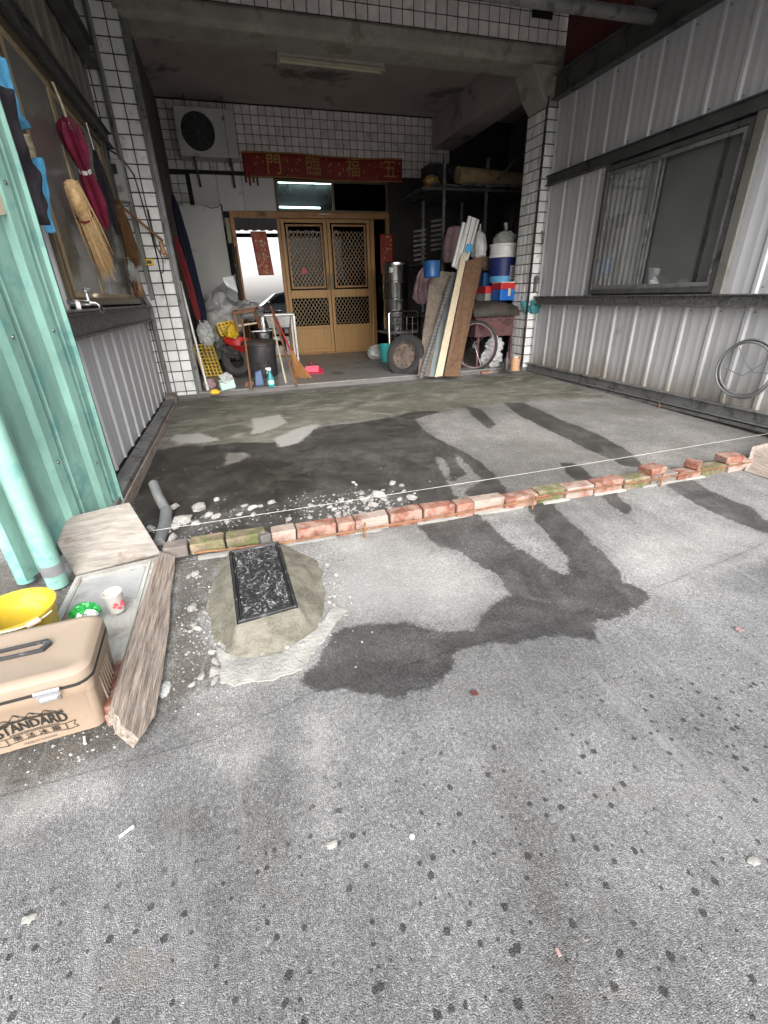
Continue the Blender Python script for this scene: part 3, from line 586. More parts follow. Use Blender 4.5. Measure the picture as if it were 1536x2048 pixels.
rw = thing('right_side_wall', 'ribbed grey metal wall with dark steel rails along the right of the drive', 'wall', (RX, 4.2, 0))
corrugated(RX, .75, 6.03, .02, .97, -1, .03).build('cladding_sheet', 'cladding_dirty', rw, 25)
corrugated(RX, .75, 3.30, .96, 2.32, -1, .03).build('cladding_sheet', 'cladding', rw, 25)
corrugated(RX, 4.96, 6.03, .96, 2.32, -1, .03).build('cladding_sheet', 'cladding', rw, 25)
corrugated(RX+.004, .75, 6.03, 2.30, 3.2, -1, .03).build('cladding_sheet', 'cladding', rw, 25)
corrugated(RX+.008, 5.0, 6.03, 3.15, 4.1, -1, .03).build('cladding_sheet', 'jersey_red', rw, 25)
MB().bx(RX+.05, RX+.12, .75, 6.04, -.2, 3.6).build('backing', 'concrete_dark', rw)  # added slab closing light gaps behind the sheets
def channel(b, X, sgn, y0, y1, z0, z1, d=.06, lip=.012):
    """C-channel rail on a wall: web with two lips"""
    b.bx(*sorted((X, X+sgn*d*.55)), y0, y1, z0+lip, z1-lip); b.bx(*sorted((X, X+sgn*d)), y0, y1, z1-lip, z1); b.bx(*sorted((X, X+sgn*d)), y0, y1, z0, z0+lip); return b
channel(MB(), RX-.024, -1, .7, 6.02, .90, 1.0).build('rail', 'steel_speckle', rw, bevel=.003)
channel(MB(), RX-.024, -1, .7, 6.02, 2.26, 2.37).build('rail', 'steel_dark', rw, bevel=.003)
channel(MB(), RX-.024, -1, .7, 6.02, 3.10, 3.34, .1, .015).build('rail', 'steel_dark', rw, bevel=.003)
b = MB(); channel(b, RX-.024, -1, .7, 6.02, .0, .11, .06); b.build('base_beam', 'steel_grey', rw, bevel=.003)
MB().bx(RX-.07, RX-.035, .7, 5.0, -.045, -.012).build('base_angle', 'steel_grey', rw, bevel=.003)
MB().bx(RX-.004, RX+.02, .75, 6.03, -.16, .03).build('skirting', 'concrete', rw)
for y in (2.25, 3.6): MB().bx(RX-.088, RX-.03, y, y+.015, -.05, .0).build('stake', 'rebar', rw)
MB().bx(RX-.02, RX+.1, .67, .745, -.12, 4.1).build('post', 'steel_dark', rw, bevel=.004)
def slider(par, X, sgn, y0, y1, z0, z1, fm, pm, fw_=.045, mid=None, d=.05):
    fr = MB(); x0, x1 = sorted((X, X+sgn*d))
    fr.bx(x0, x1, y0, y0+fw_, z0, z1); fr.bx(x0, x1, y1-fw_, y1, z0, z1); fr.bx(x0, x1, y0+fw_, y1-fw_, z0, z0+fw_); fr.bx(x0, x1, y0+fw_, y1-fw_, z1-fw_, z1)
    o = fr.build('window', fm, par, bevel=.003); return o
wn = slider(rw, RX-.012, -1, 3.36, 4.96, 1.015, 2.24, 'steel_dark', 'pane_grey')
ym = 4.24
for y0, y1, dx in ((ym-.02, 4.91, .0), (3.41, ym+.02, .016)):
    x = RX-.03-dx
    s = MB(); s.bx(x-.012, x, y0, y0+.03, 1.065, 2.19); s.bx(x-.012, x, y1-.03, y1, 1.065, 2.19); s.bx(x-.012, x, y0+.03, y1-.03, 1.065, 1.10); s.bx(x-.012, x, y0+.03, y1-.03, 2.155, 2.19)
    s.build('sash', 'steel_grey', wn, bevel=.002)
    MB().bx(x-.007, x-.003, y0+.03, y1-.03, 1.10, 2.155).build('pane', 'glass_window', wn)
MB().bx(RX-.07, RX-.03, 3.27, 3.355, 1.0, 2.26).build('jamb_strip', 'pane_brown', rw, bevel=.004)
MB().grid(lambda u, v_: (RX+.004+.010*math.sin(u*62), 4.22+.72*u, 1.05+1.2*v_), 120, 2).build('reflection_stripes', 'reflection_stripes', wn, 60)  # added folded sheet; its pale stripes stand in for a reflection in the pane
MB().bx(RX+.012, RX+.02, 3.40, 4.215, 1.05, 2.25).build('reflection_sheet', 'reflection_grey', wn)  # added flat sheet standing in for the even grey reflection of this pane
MB().bx(RX+.002, RX+.011, 3.60, 3.64, 1.05, 2.25).build('inner_bar', 'steel_grey', wn)
b = MB()
for yy in [1.23+.3*k for k in range(16)]:
    for zz in (.06, .86, 1.05, 2.2, 2.42, 3.06):
        if not (3.3 < yy < 4.98 and .9 < zz < 2.3): b.lathe([(.008, 0), (.008, .003), (.004, .006)], (RX-.001, yy-.06, zz), 7, (-1, 0, 0))
b.build('screws', 'steel_grey', rw)['kind'] = 'stuff'
# left side wall
LX = -.93
lw_ = thing('left_side_wall', 'ribbed grey metal wall with a brown-framed window and steel shelf along the left of the drive', 'wall', (LX, 4.6, 0))
corrugated(LX, 2.95, 6.03, .04, .93, 1, .07).build('cladding_sheet', 'cladding', lw_, 25)
corrugated(LX, 2.95, 3.40, .92, 2.46, 1, .07).build('cladding_sheet', 'cladding', lw_, 25)
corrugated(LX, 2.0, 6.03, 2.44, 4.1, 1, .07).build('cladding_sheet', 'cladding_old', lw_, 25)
MB().bx(LX-.12, LX-.03, 2.95, 6.05, -.2, 3.9).bx(LX-.06, LX+.0, 5.86, 6.055, -.2, 3.9).build('backing', 'concrete_dark', lw_)  # added slabs that stop light showing through gaps in this wall
channel(MB(), LX+.024, 1, 2.6, 6.02, 2.44, 2.56).build('rail', 'steel_dark', lw_, bevel=.003)
channel(MB(), LX+.024, 1, 2.0, 6.02, 3.02, 3.2, .1).build('rail', 'steel_dark', lw_, bevel=.003)
channel(MB(), LX+.024, 1, 2.95, 6.0, .90, 1.04, .07, .014).build('shelf', 'steel_speckle', lw_, bevel=.003)
MB().bx(LX+.02, LX+.11, 2.95, 5.95, 1.042, 1.055).build('shelf_top', 'steel_grey', lw_, bevel=.003)
b = MB(); b.bx(LX+.03, LX+.13, 2.6, 6.03, -.06, .045); b.build('base_beam', 'steel_grey', lw_, bevel=.004)
MB().bx(LX+.135, LX+.15, 2.6, 5.6, -.085, .02).build('base_board', 'wood_weathered', lw_, bevel=.004)
MB().bx(LX+.02, LX+.16, 5.86, 6.03, -.08, .09).build('base_lump', 'brick_grey', lw_, bevel=.03)
wl = slider(lw_, LX-.01, 1, 3.40, 5.72, 1.07, 2.43, 'bronze_dark', 'pane_brown', .05)
for y0, y1, x in ((3.46, 4.30, LX+.018), (4.22, 5.66, LX+.002)):
    s = MB(); wq = .085
    s.bx(x, x+.014, y0, y0+wq, 1.12, 2.38); s.bx(x, x+.014, y1-wq, y1, 1.12, 2.38); s.bx(x, x+.014, y0+wq, y1-wq, 1.12, 1.15); s.bx(x, x+.014, y0+wq, y1-wq, 2.34, 2.38)
    s.build('sash', 'bronze_light', wl, bevel=.002)
    MB().bx(x+.004, x+.008, y0+wq, y1-wq, 1.15, 2.34).build('pane', 'pane_brown', wl)
MB().bx(LX, LX+.05, 5.74, 5.86, 1.06, 2.44).build('jamb', 'steel_dark', lw_, bevel=.003)
# teal sheet
tw = thing('teal_sheet_wall', 'mint green ribbed metal sheet standing at the left behind the leaning board', 'wall', (-.92, 2.5, -.08))
TA, TB = Vector((-1.06, 2.08, 0)), Vector((-.80, 2.83, 0)); TD = (TB-TA).normalized(); TN = Vector((TD.y, -TD.x, 0)); TLEN = (TB-TA).length
def tpos(s_, dx, z): p = TA+TD*s_+TN*dx; return (p.x, p.y, z)
tp = []
for k in range(4):
    y = .01+k*.255
    tp += [(y, 0), (y+.07, 0), (y+.10, .022), (y+.155, .022), (y+.185, 0), (y+.20, 0), (y+.208, .005), (y+.218, 0)]
tp = [p for p in tp if p[0] < TLEN-.03]+[(TLEN-.02, 0), (TLEN-.004, .012), (TLEN, .012)]
b = MB(); v = []; nzz = 14
for k in range(nzz+1):
    z = -.03+3.0*k/nzz
    for y, dx in tp: v.append(tpos(y, dx*.9+.006*noise.noise((y*3, z*2, 1)), z))
n = len(tp); off = len(v); v += [tuple(Vector(p)-TN*.004) for p in v]; f = []
for k in range(nzz):
    for i in range(n-1):
        q = (k*n+i, k*n+i+1, (k+1)*n+i+1, (k+1)*n+i); f += [q, tuple(off+a for a in q[::-1])]
b.add(v, f); b.build('sheet', 'teal_paint', tw, 25)
MB().beam(tpos(TLEN+.006, -.01, -.05), tpos(TLEN+.006, -.01, 3.0), .012, .03).build('edge_trim', 'steel_dark', tw)
def screws():
    b = MB()
    for y in (.137, .392, .647):
        for z in (.35, .95, 1.55): b.lathe([(.009, 0), (.009, .004), (.004, .007)], tpos(y, .0205, z+random.uniform(-.05, .05)), 8, TN)
    return b
screws().build('screws', 'chrome', tw)
def tealpipe(x, y, r, label, grp):
    t = thing('downpipe', label, 'pipe', (x, y, H(x, y)))
    MB().cyl((x, y, H(x, y)+.015), (x, y, 3.0), r, n=20).build('pipe', 'teal_paint', t, 40)
    if x > -1: MB().cyl((x, y, H(x, y)+.08), (x, y, H(x, y)+.13), r+.003, n=20).build('collar', 'pvc', t, 40)
tealpipe(-.945, 2.08, .042, 'mint green round downpipe ending just behind the yellow bucket, nearest the leaning board', None)
tealpipe(-1.10, 2.17, .038, 'mint green round downpipe at the left edge, farthest from the leaning board', None)
# roof over the drive
rf = thing('drive_roof', 'dark metal roof on steel purlins over the drive', 'roof', (1.6, 4, 4.1))
b = MB(); v = []
xs = [-1.1+.05*i for i in range(110)]
for y, z in ((1.7, 3.02), (6.05, 4.16)):
    for i, x in enumerate(xs): v.append((x, y, z+(.025 if (i % 5) in (1, 2) else 0)))
n = len(xs); off = len(v); v += [(p[0], p[1], p[2]+.004) for p in v]; f = []
for i in range(n-1): f += [(i, n+i, n+i+1, i+1), (off+i, off+i+1, off+n+i+1, off+n+i)]
b.add(v, f); b.build('sheet', 'cladding_dirty', rf, 25)
for y, z in ((1.72, 2.84), (3.1, 3.24), (4.62, 3.24), (5.75, 3.93)):
    if y == 4.62: MB().cyl((-1.0, y, z), (4.1, y, z+.03), .05, n=16).build('tie_pipe', 'steel_grey', rf, 40)
    else: MB().bx(-1.0, 4.16, y, y+.06, z, z+.11).build('purlin', 'steel_dark', rf, bevel=.003)
# house roof slab above the porch keeps the sky out
st('upper_floor', MB().bx(-1.25, 5.7, 6.46, 13.2, ZC+.152, ZC+.3), 'concrete_dark')

# ------------------------------------------------------------------ doors and fittings of the porch
dr = thing('entrance_doors', 'brown metal double doors with diamond grilles and side panels at the back of the porch', 'door', (1.7, YB, PF))
Yd = YB-.005
def fr(b, x0, x1, z0, z1, w_, y=Yd, d=.05):
    b.bx(x0, x0+w_, y-d, y, z0, z1); b.bx(x1-w_, x1, y-d, y, z0, z1); b.bx(x0+w_, x1-w_, y-d, y, z0, z0+w_); b.bx(x0+w_, x1-w_, y-d, y, z1-w_, z1); return b
b = MB(); b.bx(.22, 3.06, Yd-.07, Yd+.05, 2.335, 2.43); b.bx(.22, .29, Yd-.07, Yd+.05, PF, 2.335); b.bx(1.0, 1.055, Yd-.07, Yd+.05, PF, 2.335); b.bx(2.68, 2.76, Yd-.07, Yd+.05, PF, 2.335); b.bx(2.99, 3.06, Yd-.07, Yd+.05, PF, 2.335)
b.bx(.22, 3.06, Yd-.07, Yd+.05, PF-.01, PF+.03)
b.build('frame', 'bronze', dr, bevel=.004)
def grille(parent, x0, x1, z0, z1, y, px=.07, pz=.10, r=.0035):
    b = MB()
    def clip(xa, za, dx, dz):
        t0, t1 = 0, 9.
        for p, d, lo, hi in ((xa, dx, x0, x1), (za, dz, z0, z1)):
            a, c = (lo-p)/d, (hi-p)/d
            if a > c: a, c = c, a
            t0, t1 = max(t0, a), min(t1, c)
        return (t0, t1) if t1 > t0+.01 else None
    n = int(((x1-x0)/px+(z1-z0)/pz)*2)+6
    for k in range(n):
        for sg in (1, -1):
            za = z0; m0 = int((x1-x0)/px)
            xa = x0+(m0-k)*px if sg > 0 else x0+k*px
            c = clip(xa, za, sg*px, pz)
            if c: b.beam((xa+sg*px*c[0], y, za+pz*c[0]), (xa+sg*px*c[1], y, za+pz*c[1]), r*2, r*1.6, (0, 1, 0))
    o = b.build('grille', 'grille_metal', parent); o['kind'] = 'stuff'; return o
def leaf(x0, x1, y, hx):
    d = MB(); fr(d, x0, x1, PF+.03, 2.33, .06, y, .045); d.bx(x0+.06, x1-.06, y-.045, y, 1.06, 1.20); d.bx(x0+.06, x1-.06, y-.045, y, .53, .58)
    o = d.build('door_leaf', 'bronze_pale', dr, bevel=.004)
    q = MB(); fr(q, x0+.085, x1-.085, 1.225, 2.245, .03, y-.05, .012); q.build('pane_frame', 'bronze', o, bevel=.002)
    MB().bx(x0+.06, x1-.06, y-.020, y-.015, 1.20, 2.27).build('pane', 'glass_dark', o)
    MB().bx(x0+.06, x1-.06, y-.020, y-.015, .58, 1.06).build('pane', 'glass_dark', o)
    grille(o, x0+.10, x1-.10, 1.24, 2.23, y-.034); grille(o, x0+.07, x1-.07, .59, 1.05, y-.034)
    p = MB(); n = 12; wq = (x1-x0-.12)/n
    for i in range(n): p.bx(x0+.06+i*wq+.003, x0+.06+(i+1)*wq-.003, y-.03, y-.02, PF+.09, .53)
    p.bx(x0+.06, x1-.06, y-.02, y-.012, PF+.09, .53); p.build('kick_panel', 'bronze_pale', o, bevel=.001)
    h = MB(); h.bx(hx-.011, hx+.011, y-.085, y-.07, 1.20, 1.46); h.bx(hx-.008, hx+.008, y-.07, y-.045, 1.22, 1.25); h.bx(hx-.008, hx+.008, y-.07, y-.045, 1.41, 1.44)
    h.build('handle', 'bronze_dark', o, bevel=.003); return o
leaf(1.06, 1.87, Yd-.005, 1.84); leaf(1.875, 2.675, Yd-.02, 1.91)
MB().lathe([(0, 0), (.055, .0), (.055, .004), (0, .004)], (1.40, Yd-.055, 1.52), 20, (0, -1, 0)).build('red_sticker', 'red_plastic', dr)
MB().bx(.29, 1.0, Yd-.02, Yd-.015, PF+.03, 2.335).build('side_pane', 'glass_mirror', dr)
MB().bx(2.76, 2.99, Yd-.02, Yd-.015, PF+.03, 2.335).build('side_pane', 'glass_dark', dr)
MB().bx(1.75, 1.95, Yd-.08, Yd-.06, 2.39, 2.41).build('name_plate', 'lamp_case', dr)
tf = MB(); fr(tf, 1.04, 3.05, 2.43, 2.90, .035, Yd+.01, .05); tf.bx(2.02, 2.06, Yd-.03, Yd+.01, 2.465, 2.865); tf.build('transom_frame', 'bronze_dark', dr, bevel=.003)
MB().bx(1.07, 2.02, Yd-.02, Yd-.015, 2.465, 2.865).build('transom_pane', 'glass_transom', dr); MB().bx(2.06, 3.02, Yd-.02, Yd-.015, 2.465, 2.865).build('transom_pane', 'glass_dark', dr)
lamps = thing('room_lamp', 'lit fluorescent tubes glowing behind the window above the doors', 'lamp', (1.7, 10.2, 2.5))
MB().cyl((1.157,9.900,2.948), (2.138,9.900,2.952), .013, n=10).build('tube', 'lamp_glow', lamps, 40)
MB().cyl((1.127,9.900,2.574), (1.880,9.900,2.570), .013, n=10).build('tube', 'lamp_glow', lamps, 40)
b = MB(); p0 = Vector((1.378,9.900,3.013)); p1 = Vector((2.143,9.900,3.013))
for i in range(22): p = lerp(p0, p1, i/21); b.bx(p.x-.006, p.x+.006, p.y-.012, p.y-.006, p.z-.045, p.z+.01)
b.build('louvre', 'white_plastic', lamps)
MB().add([(1.139,10.000,3.011),(2.202,10.000,3.026),(2.165,10.000,2.558),(1.078,10.000,2.550)], [(3,2,1,0)]).build('reflector', 'steel_dark', lamps)
# banner above the doors
bn = thing('banner', 'long red and gold banner with large characters above the doors', 'banner', (1.95, YB-.03, 2.9))
def wav(u, v_): return (.56+2.78*u, YB-.035-.012*math.sin(u*23)-.008*math.sin(v_*5+u*9), 2.90+.355*v_+.012*math.sin(u*7))
MB().grid(wav, 60, 4).build('cloth', 'red_paper', bn, 60, solid=.004)
b = MB()
for z0, z1 in ((.94, .985), (.02, .06)): b.grid(lambda u, v_: (wav(u, 0)[0], wav(u, z0)[1]-.006, 2.90+.355*(z0+(z1-z0)*v_)+.012*math.sin(u*7)), 60, 1)
b.build('gold_border', 'gold', bn)
for ch, x in (('門', 1.06), ('臨', 1.72), ('福', 2.42), ('五', 3.10)):
    text(ch, .30, 'character', 'gold', bn, (x, YB-.062, 3.075), (1, 0, 0), (0, 0, 1), sx=.9)
b = MB(); random.seed(8)
for i in range(80):
    x = random.uniform(.62, 3.3); z = random.uniform(2.95, 3.2); r = random.uniform(.006, .022)
    if min(abs(x-q) for q in (1.06, 1.72, 2.42, 3.10)) < .15: continue
    b.lathe([(0, 0), (r, 0), (r*.8, .003), (0, .004)], (x, YB-.058, z), 7, (random.uniform(-.3, .3), -1, random.uniform(-.3, .3)))
b.build('gold_flowers', 'gold', bn)['kind'] = 'stuff'
for i in range(4):
    q = MB(); x = .56+i*.062; q.grid(lambda u, v_: (x+.03*u, YB-.05-.01*math.sin(v_*4+i), 2.98-.15*v_*(1+.25*(i % 2))), 2, 4); q.build('fringe', 'red_paper', bn, 60, solid=.003)
# air conditioner
ac = thing('air_conditioner', 'old white outdoor air conditioner on brackets under the porch ceiling', 'air conditioner', (.08, YB-.2, 3.05))
b = MB().bx(-.37, .50, YB-.34, YB-.03, 3.09, 3.70); b.build('case', 'ac_white', ac, bevel=.018, seg=3)
b = MB(); b.lathe([(.265, 0), (.265, .012), (.25, .018), (.24, .0)], (-.06, YB-.342, 3.40), 36, (0, -1, 0), False, False); b.build('fan_ring', 'ac_white', ac, 40)
MB().lathe([(0, 0), (.24, 0)], (-.06, YB-.343, 3.40), 36, (0, -1, 0), False, False).build('fan_opening', 'black', ac)
b = MB()
for k in range(1, 8): b.tube([(-.06+.24*k/8*math.cos(t*math.pi/12), YB-.352, 3.40+.24*k/8*math.sin(t*math.pi/12)) for t in range(24)], .003, 5, True)
for k in range(8): a = k*math.pi/4; b.cyl((-.06, YB-.352, 3.40), (-.06+.21*math.cos(a), YB-.352, 3.40+.21*math.sin(a)), .004, n=5)
b.build('fan_grille', 'steel_dark', ac)
MB().bx(.345, .352, YB-.345, YB-.338, 3.11, 3.68).build('seam', 'steel_dark', ac); MB().bx(.32, .36, YB-.35, YB-.34, 3.55, 3.60).build('badge', 'steel_grey', ac)
for x in (-.18, .36): MB().bx(x-.02, x+.02, YB-.36, YB-.02, 3.045, 3.085).beam((x, YB-.33, 3.06), (x+.02, YB-.03, 2.76), .035, .02).build('bracket', 'steel_dark', ac); MB().cyl((x, YB-.2, 3.70), (x, YB-.2, ZC), .008, n=6).build('hanger_rod', 'steel_dark', ac)
# ceiling lamp
cl = thing('ceiling_lamp', 'cream batten lamp, unlit, fixed across the porch ceiling', 'lamp', (1.75, 7.62, 3.78))
A = Vector((1.059,7.635,3.800)); B_ = Vector((2.453,7.674,3.800))
MB().beam(A+Vector((0,0,.045)), B_+Vector((0,0,.045)), .15, .05).build('body', 'lamp_case', cl, bevel=.008)
a_ = frame(B_-A)[0]
for s in (-.045, .045): MB().cyl(A+a_*s, B_+a_*s, .016, n=12).build('tube', 'cream', cl, 40)
for e in (A, B_): MB().beam(e-(B_-A).normalized()*.02, e+(B_-A).normalized()*.02, .14, .06).build('end_cap', 'lamp_case', cl, bevel=.004)
# couplets
def couplet(p, wdt, h, tilt, m, label):
    t = thing('couplet', label, 'couplet', p); x, y, z = p; n = MB()
    n.grid(lambda u, v_: (x+wdt*(u-.5)+tilt*(v_-.5), y-.004*math.sin(u*5+v_*6), z+h*(v_-.5)), 6, 14); n.build('paper', m, t, 60, solid=.002)
    q = MB(); random.seed(int(x*100))
    for k in range(26):
        zz = z+h*random.uniform(-.46, .46); xx = x+random.gauss(0, wdt*.2); r = random.uniform(.008, .03); P = [(xx+r*random.uniform(.5, 1)*math.cos(a), y-.010, zz+r*random.uniform(.5, 1)*math.sin(a)) for a in [6.283*i/7 for i in range(7)]]
        if abs(xx-x) < wdt*.42: q.add(P, [tuple(range(7))])
    q.build('motif', 'gold' if m == 'red_paper' else 'cream', t)['kind'] = 'stuff'
couplet(((.555+.785)/2+.02, YB-.035, 1.80), .27, .68, -.05, 'red_paper_faded', 'faded pinkish red paper couplet on the glass panel left of the doors')
couplet((3.0, YB-.09, 1.77), .27, .66, .0, 'red_paper', 'bright red paper couplet right of the doors')

# ------------------------------------------------------------------ foreground
# brick edging
be = thing('brick_edging', 'row of old red bricks, some mossy, laid end to end across the drive', 'brick edging', (1.3, 2.1, -.085))
edges = [(-0.509,2.179,-0.082),(-0.388,2.176,-0.082),(-0.213,2.176,-0.082),(0.002,2.163,-0.083),(0.021,2.052,-0.085),(0.149,2.048,-0.085),(0.367,2.045,-0.085),(0.462,2.044,-0.085),(0.659,2.054,-0.085),(0.855,2.068,-0.085),(1.053,2.086,-0.084),(1.161,2.087,-0.084),(1.365,2.082,-0.084),(1.587,2.094,-0.084),(1.779,2.099,-0.084),(1.988,2.093,-0.084),(2.208,2.102,-0.084),(2.416,2.111,-0.084),(2.639,2.118,-0.084),(2.845,2.126,-0.083),(3.071,2.120,-0.084),(3.304,2.113,-0.084)]
kinds = 'gmm-prrwrrrwrmwrmgrmww'
KM = dict(m='brick_moss', p='brick_pale', r='brick_red', w='brick_pale', g='brick_grey')
random.seed(3)
for i in range(len(edges)-1):
    if kinds[i] == '-': continue
    x0, x1 = edges[i][0]+.004, edges[i+1][0]-.004
    low = i < 3; hgt = .062 if low else .082+random.uniform(-.006, .006); dep = .088
    yc = 2.085+dep/2+.012*random.uniform(-1, 1)+(.06 if low else 0)+.035*(1.6-x0)/2.2*(1 if x0 < 1.6 else .3); b = MB(); z0 = H(x0, yc)-.006
    if i > 15: hgt *= .8
    n0 = 4; V = []
    b.bx(x0, x1, yc-dep/2, yc+dep/2, z0, z0+hgt)
    a = random.uniform(-.03, .03); cx = (x0+x1)/2; tz = random.uniform(-.02, .02)
    b.v = [(cx+(p[0]-cx)*math.cos(a)-(p[1]-yc)*math.sin(a)+random.uniform(-.007, .003), yc+(p[0]-cx)*math.sin(a)+(p[1]-yc)*math.cos(a)+random.uniform(-.004, .004), p[2]+(p[0]-cx)*tz+random.uniform(-.006, .004)) for p in b.v]
    o = b.build('brick', KM[kinds[i]], be, bevel=.007, seg=2)
random.seed(31)
for k in range(9):
    x0 = -.3+k*.38+random.uniform(-.05, .05); L_ = random.uniform(.16, .34); q_ = MB(); n_ = 14
    for i in range(n_+1):
        x = x0+L_*i/n_; yb = 2.075+.05*(1.6-x)/2.2*(1 if x < 1.6 else .3); tp_h = .006+.014*abs(noise.noise((x*22, k, 1)))*math.sin(math.pi*i/n_); wd_ = .012+.022*abs(noise.noise((x*15, k, 5)))*math.sin(math.pi*i/n_)
        q_.v += [(x, yb-wd_, H(x, yb)-.003), (x, yb-wd_*.3, H(x, yb)+tp_h*.8), (x, yb+.03, H(x, yb)+tp_h), (x, yb+.03, H(x, yb)-.01)]
    q_.f = [(i*4+j, (i+1)*4+j, (i+1)*4+j+1, i*4+j+1) for i in range(n_) for j in range(3)]; q_.m = [0]*len(q_.f); q_.build('mortar_smear', 'mortar_pale', be, 60)
def loose_brick(p, sx, sy, sz, rz, m, label, grp=None):
    b = MB(); c, s = math.cos(rz), math.sin(rz); b.bx(-sx/2, sx/2, -sy/2, sy/2, 0, sz)
    b.v = [(p[0]+q[0]*c-q[1]*s+random.uniform(-.006, .006), p[1]+q[0]*s+q[1]*c+random.uniform(-.006, .006), p[2]+q[2]+random.uniform(-.004, .004)) for q in b.v]
    setp(b.build('loose_brick', m, bevel=.006), label, 'brick', grp)
loose_brick((2.46, 2.125, -.022), .13, .10, .05, .1, 'brick_red', 'red half brick on top of the brick row, nearest the middle', 'half bricks on the row')
loose_brick((2.80, 2.12, -.024), .09, .09, .045, .5, 'brick_red', 'red half brick on top of the brick row, between the other two halves', 'half bricks on the row')
loose_brick((3.12, 2.115, -.026), .15, .10, .05, -.1, 'brick_red', 'red half brick on top of the brick row, nearest the right wall', 'half bricks on the row')
loose_brick((-.55, 1.33, H(0, 1.33)+.002), .10, .21, .055, -.22, 'brick_red', 'wet red brick on the ground between the cooler and the plank')
loose_brick((-.535, 1.25, H(0, 1.25)-.012), .09, .07, .05, .3, 'brick_red', 'broken red brick end beside the cooler corner')
loose_brick((-.015, 2.17, -.085), .06, .05, .06, .4, 'rubble_dark', 'dark stone in the gap of the brick row behind the black cover')
# rusty rods
def rod(pts, r, label, name='steel_rod'):
    P = [Vector(p) for p in pts]; Q = []
    for i in range(len(P)-1):
        for k in range(12): Q.append(lerp(P[i], P[i+1], k/12)+Vector((0, random.uniform(-.0015, .0015), random.uniform(-.0015, .0015))))
    Q.append(P[-1]); b = MB(); b.tube(Q, [r*(1+.14*(k % 2)) for k in range(len(Q))], 7); return setp(b.build(name, 'rebar', None, 60), label, 'rod')
rod([(-.36, 2.125, -.048), (.1, 2.07, -.045), (.75, 2.055, -.04), (1.65, 2.05, -.032)], .0055, 'long rusty steel rod along the left half of the brick row')
rod([(1.55, 2.065, -.024), (2.3, 2.045, -.03), (3.0, 2.05, -.026), (3.25, 2.055, -.028)], .0055, 'long rusty steel rod along the right half of the brick row')
for x, lab in ((.495, 'short rusty stake by the pale brick behind the rubble, left of three'), (1.52, 'short rusty stake against the brick row, middle of three'), (2.47, 'short rusty stake under the half brick, right of three')):
    rod([(x, 2.045, H(x, 2.04)-.02), (x+.004, 2.047, .0)], .006, lab, 'steel_stake')
# builder's line
b = MB(); P0, P1 = Vector((-.62, 2.36, .0)), Vector((4.07, 2.44, -.005))
b.tube([lerp(P0, P1, k/30)-Vector((0, 0, .012*math.sin(math.pi*k/30))) for k in range(31)], .0011, 5)
setp(b.build('string_line', 'string'), 'taut white string stretched low across the drive above the bricks', 'string')
# bent pipe in the corner
pp = thing('bent_pipe', 'bent grey plastic pipe lying at the left end of the brick row', 'pipe', (-.6, 2.6, -.07))
P = [Vector((-0.646,3.003,0.030)), Vector((-0.599,2.829,0.000)), Vector((-0.548,2.683,-0.035)), Vector((-0.542,2.553,-0.050)), Vector((-0.551,2.331,-0.060))]
MB().tube(P[:3], .030, 14).build('pipe', 'pvc', pp, 50); MB().tube(P[2:], [.034, .034, .028], 14).build('elbow', 'pvc', pp, 50)
MB().tube([P[0]+(P[0]-P[1]).normalized()*.002, P[0]+(P[0]-P[1]).normalized()*.003], .02, 12).build('mouth', 'black', pp)
# inspection cover and its mortar bed
zc = -.045
c4 = [Vector((-0.191,2.060,-0.040)), Vector((0.049,2.078,-0.040)), Vector((0.070,1.512,-0.040)), Vector((-0.160,1.485,-0.040))]
def inset(q, d):
    m = sum(q, Vector())/4; out = []
    for i in range(4):
        e1 = (q[i-1]-q[i]).normalized(); e2 = (q[(i+1) % 4]-q[i]).normalized(); out.append(q[i]+(e1+e2)*d)
    return out
def ringpts(q, n=10):
    o = []
    for i in range(4):
        for k in range(n): o.append(lerp(q[i], q[(i+1) % 4], k/n))
    return o
inn = ringpts(inset(c4, -.004), 24); cen = sum(c4, Vector())/4
outp = [(-0.268,2.075,-0.084),(-0.318,1.811,-0.095),(-0.319,1.656,-0.101),(-0.289,1.482,-0.108),(-0.199,1.343,-0.114),(-0.027,1.311,-0.115),(0.128,1.394,-0.112),(0.224,1.551,-0.106),(0.267,1.770,-0.097),(0.248,1.946,-0.089),(0.156,2.098,-0.084),(0.010,2.205,-0.082)]
op = [Vector(p) for p in outp]
def outer_at(d):
    best = None
    for i in range(len(op)):
        a, b_ = op[i]-cen, op[(i+1) % len(op)]-cen
        den = d.x*(b_.y-a.y)-d.y*(b_.x-a.x)
        if abs(den) < 1e-9: continue
        t = (a.x*(b_.y-a.y)-a.y*(b_.x-a.x))/den; u = (a.x*d.y-a.y*d.x)/den
        if t > 0 and -1e-6 <= u <= 1+1e-6: best = t if best is None else max(best, t)
    return best or .4
rings = []; K = 16; N = len(inn)
for k in range(K+1):
    s = k/K; row = []
    for p in inn:
        d = Vector((p.x-cen.x, p.y-cen.y, 0)); r0 = d.length; d.normalize(); r1 = max(outer_at(d), r0+.02)*(1+.06*noise.fractal((d.x*3, d.y*3, 4), 1, 2, 4))
        r = r0+(r1-r0)*s; x, y = cen.x+d.x*r, cen.y+d.y*r
        zt = p.z-.004; zb = H(x, y)-.014; z = zt+(zb-zt)*(.75*s+.25*s*s*(3-2*s))+(.007*noise.noise((x*14, y*14, 2))+.005*noise.noise((x*45, y*45, 5))+.003*noise.noise((x*110, y*110, 8)))*min(1, s*3)
        row.append((x+.006*noise.noise((x*20, y*20, 9))*s, y, z))
    rings.append(row)
b = MB(); v = [p for r_ in rings for p in r_]
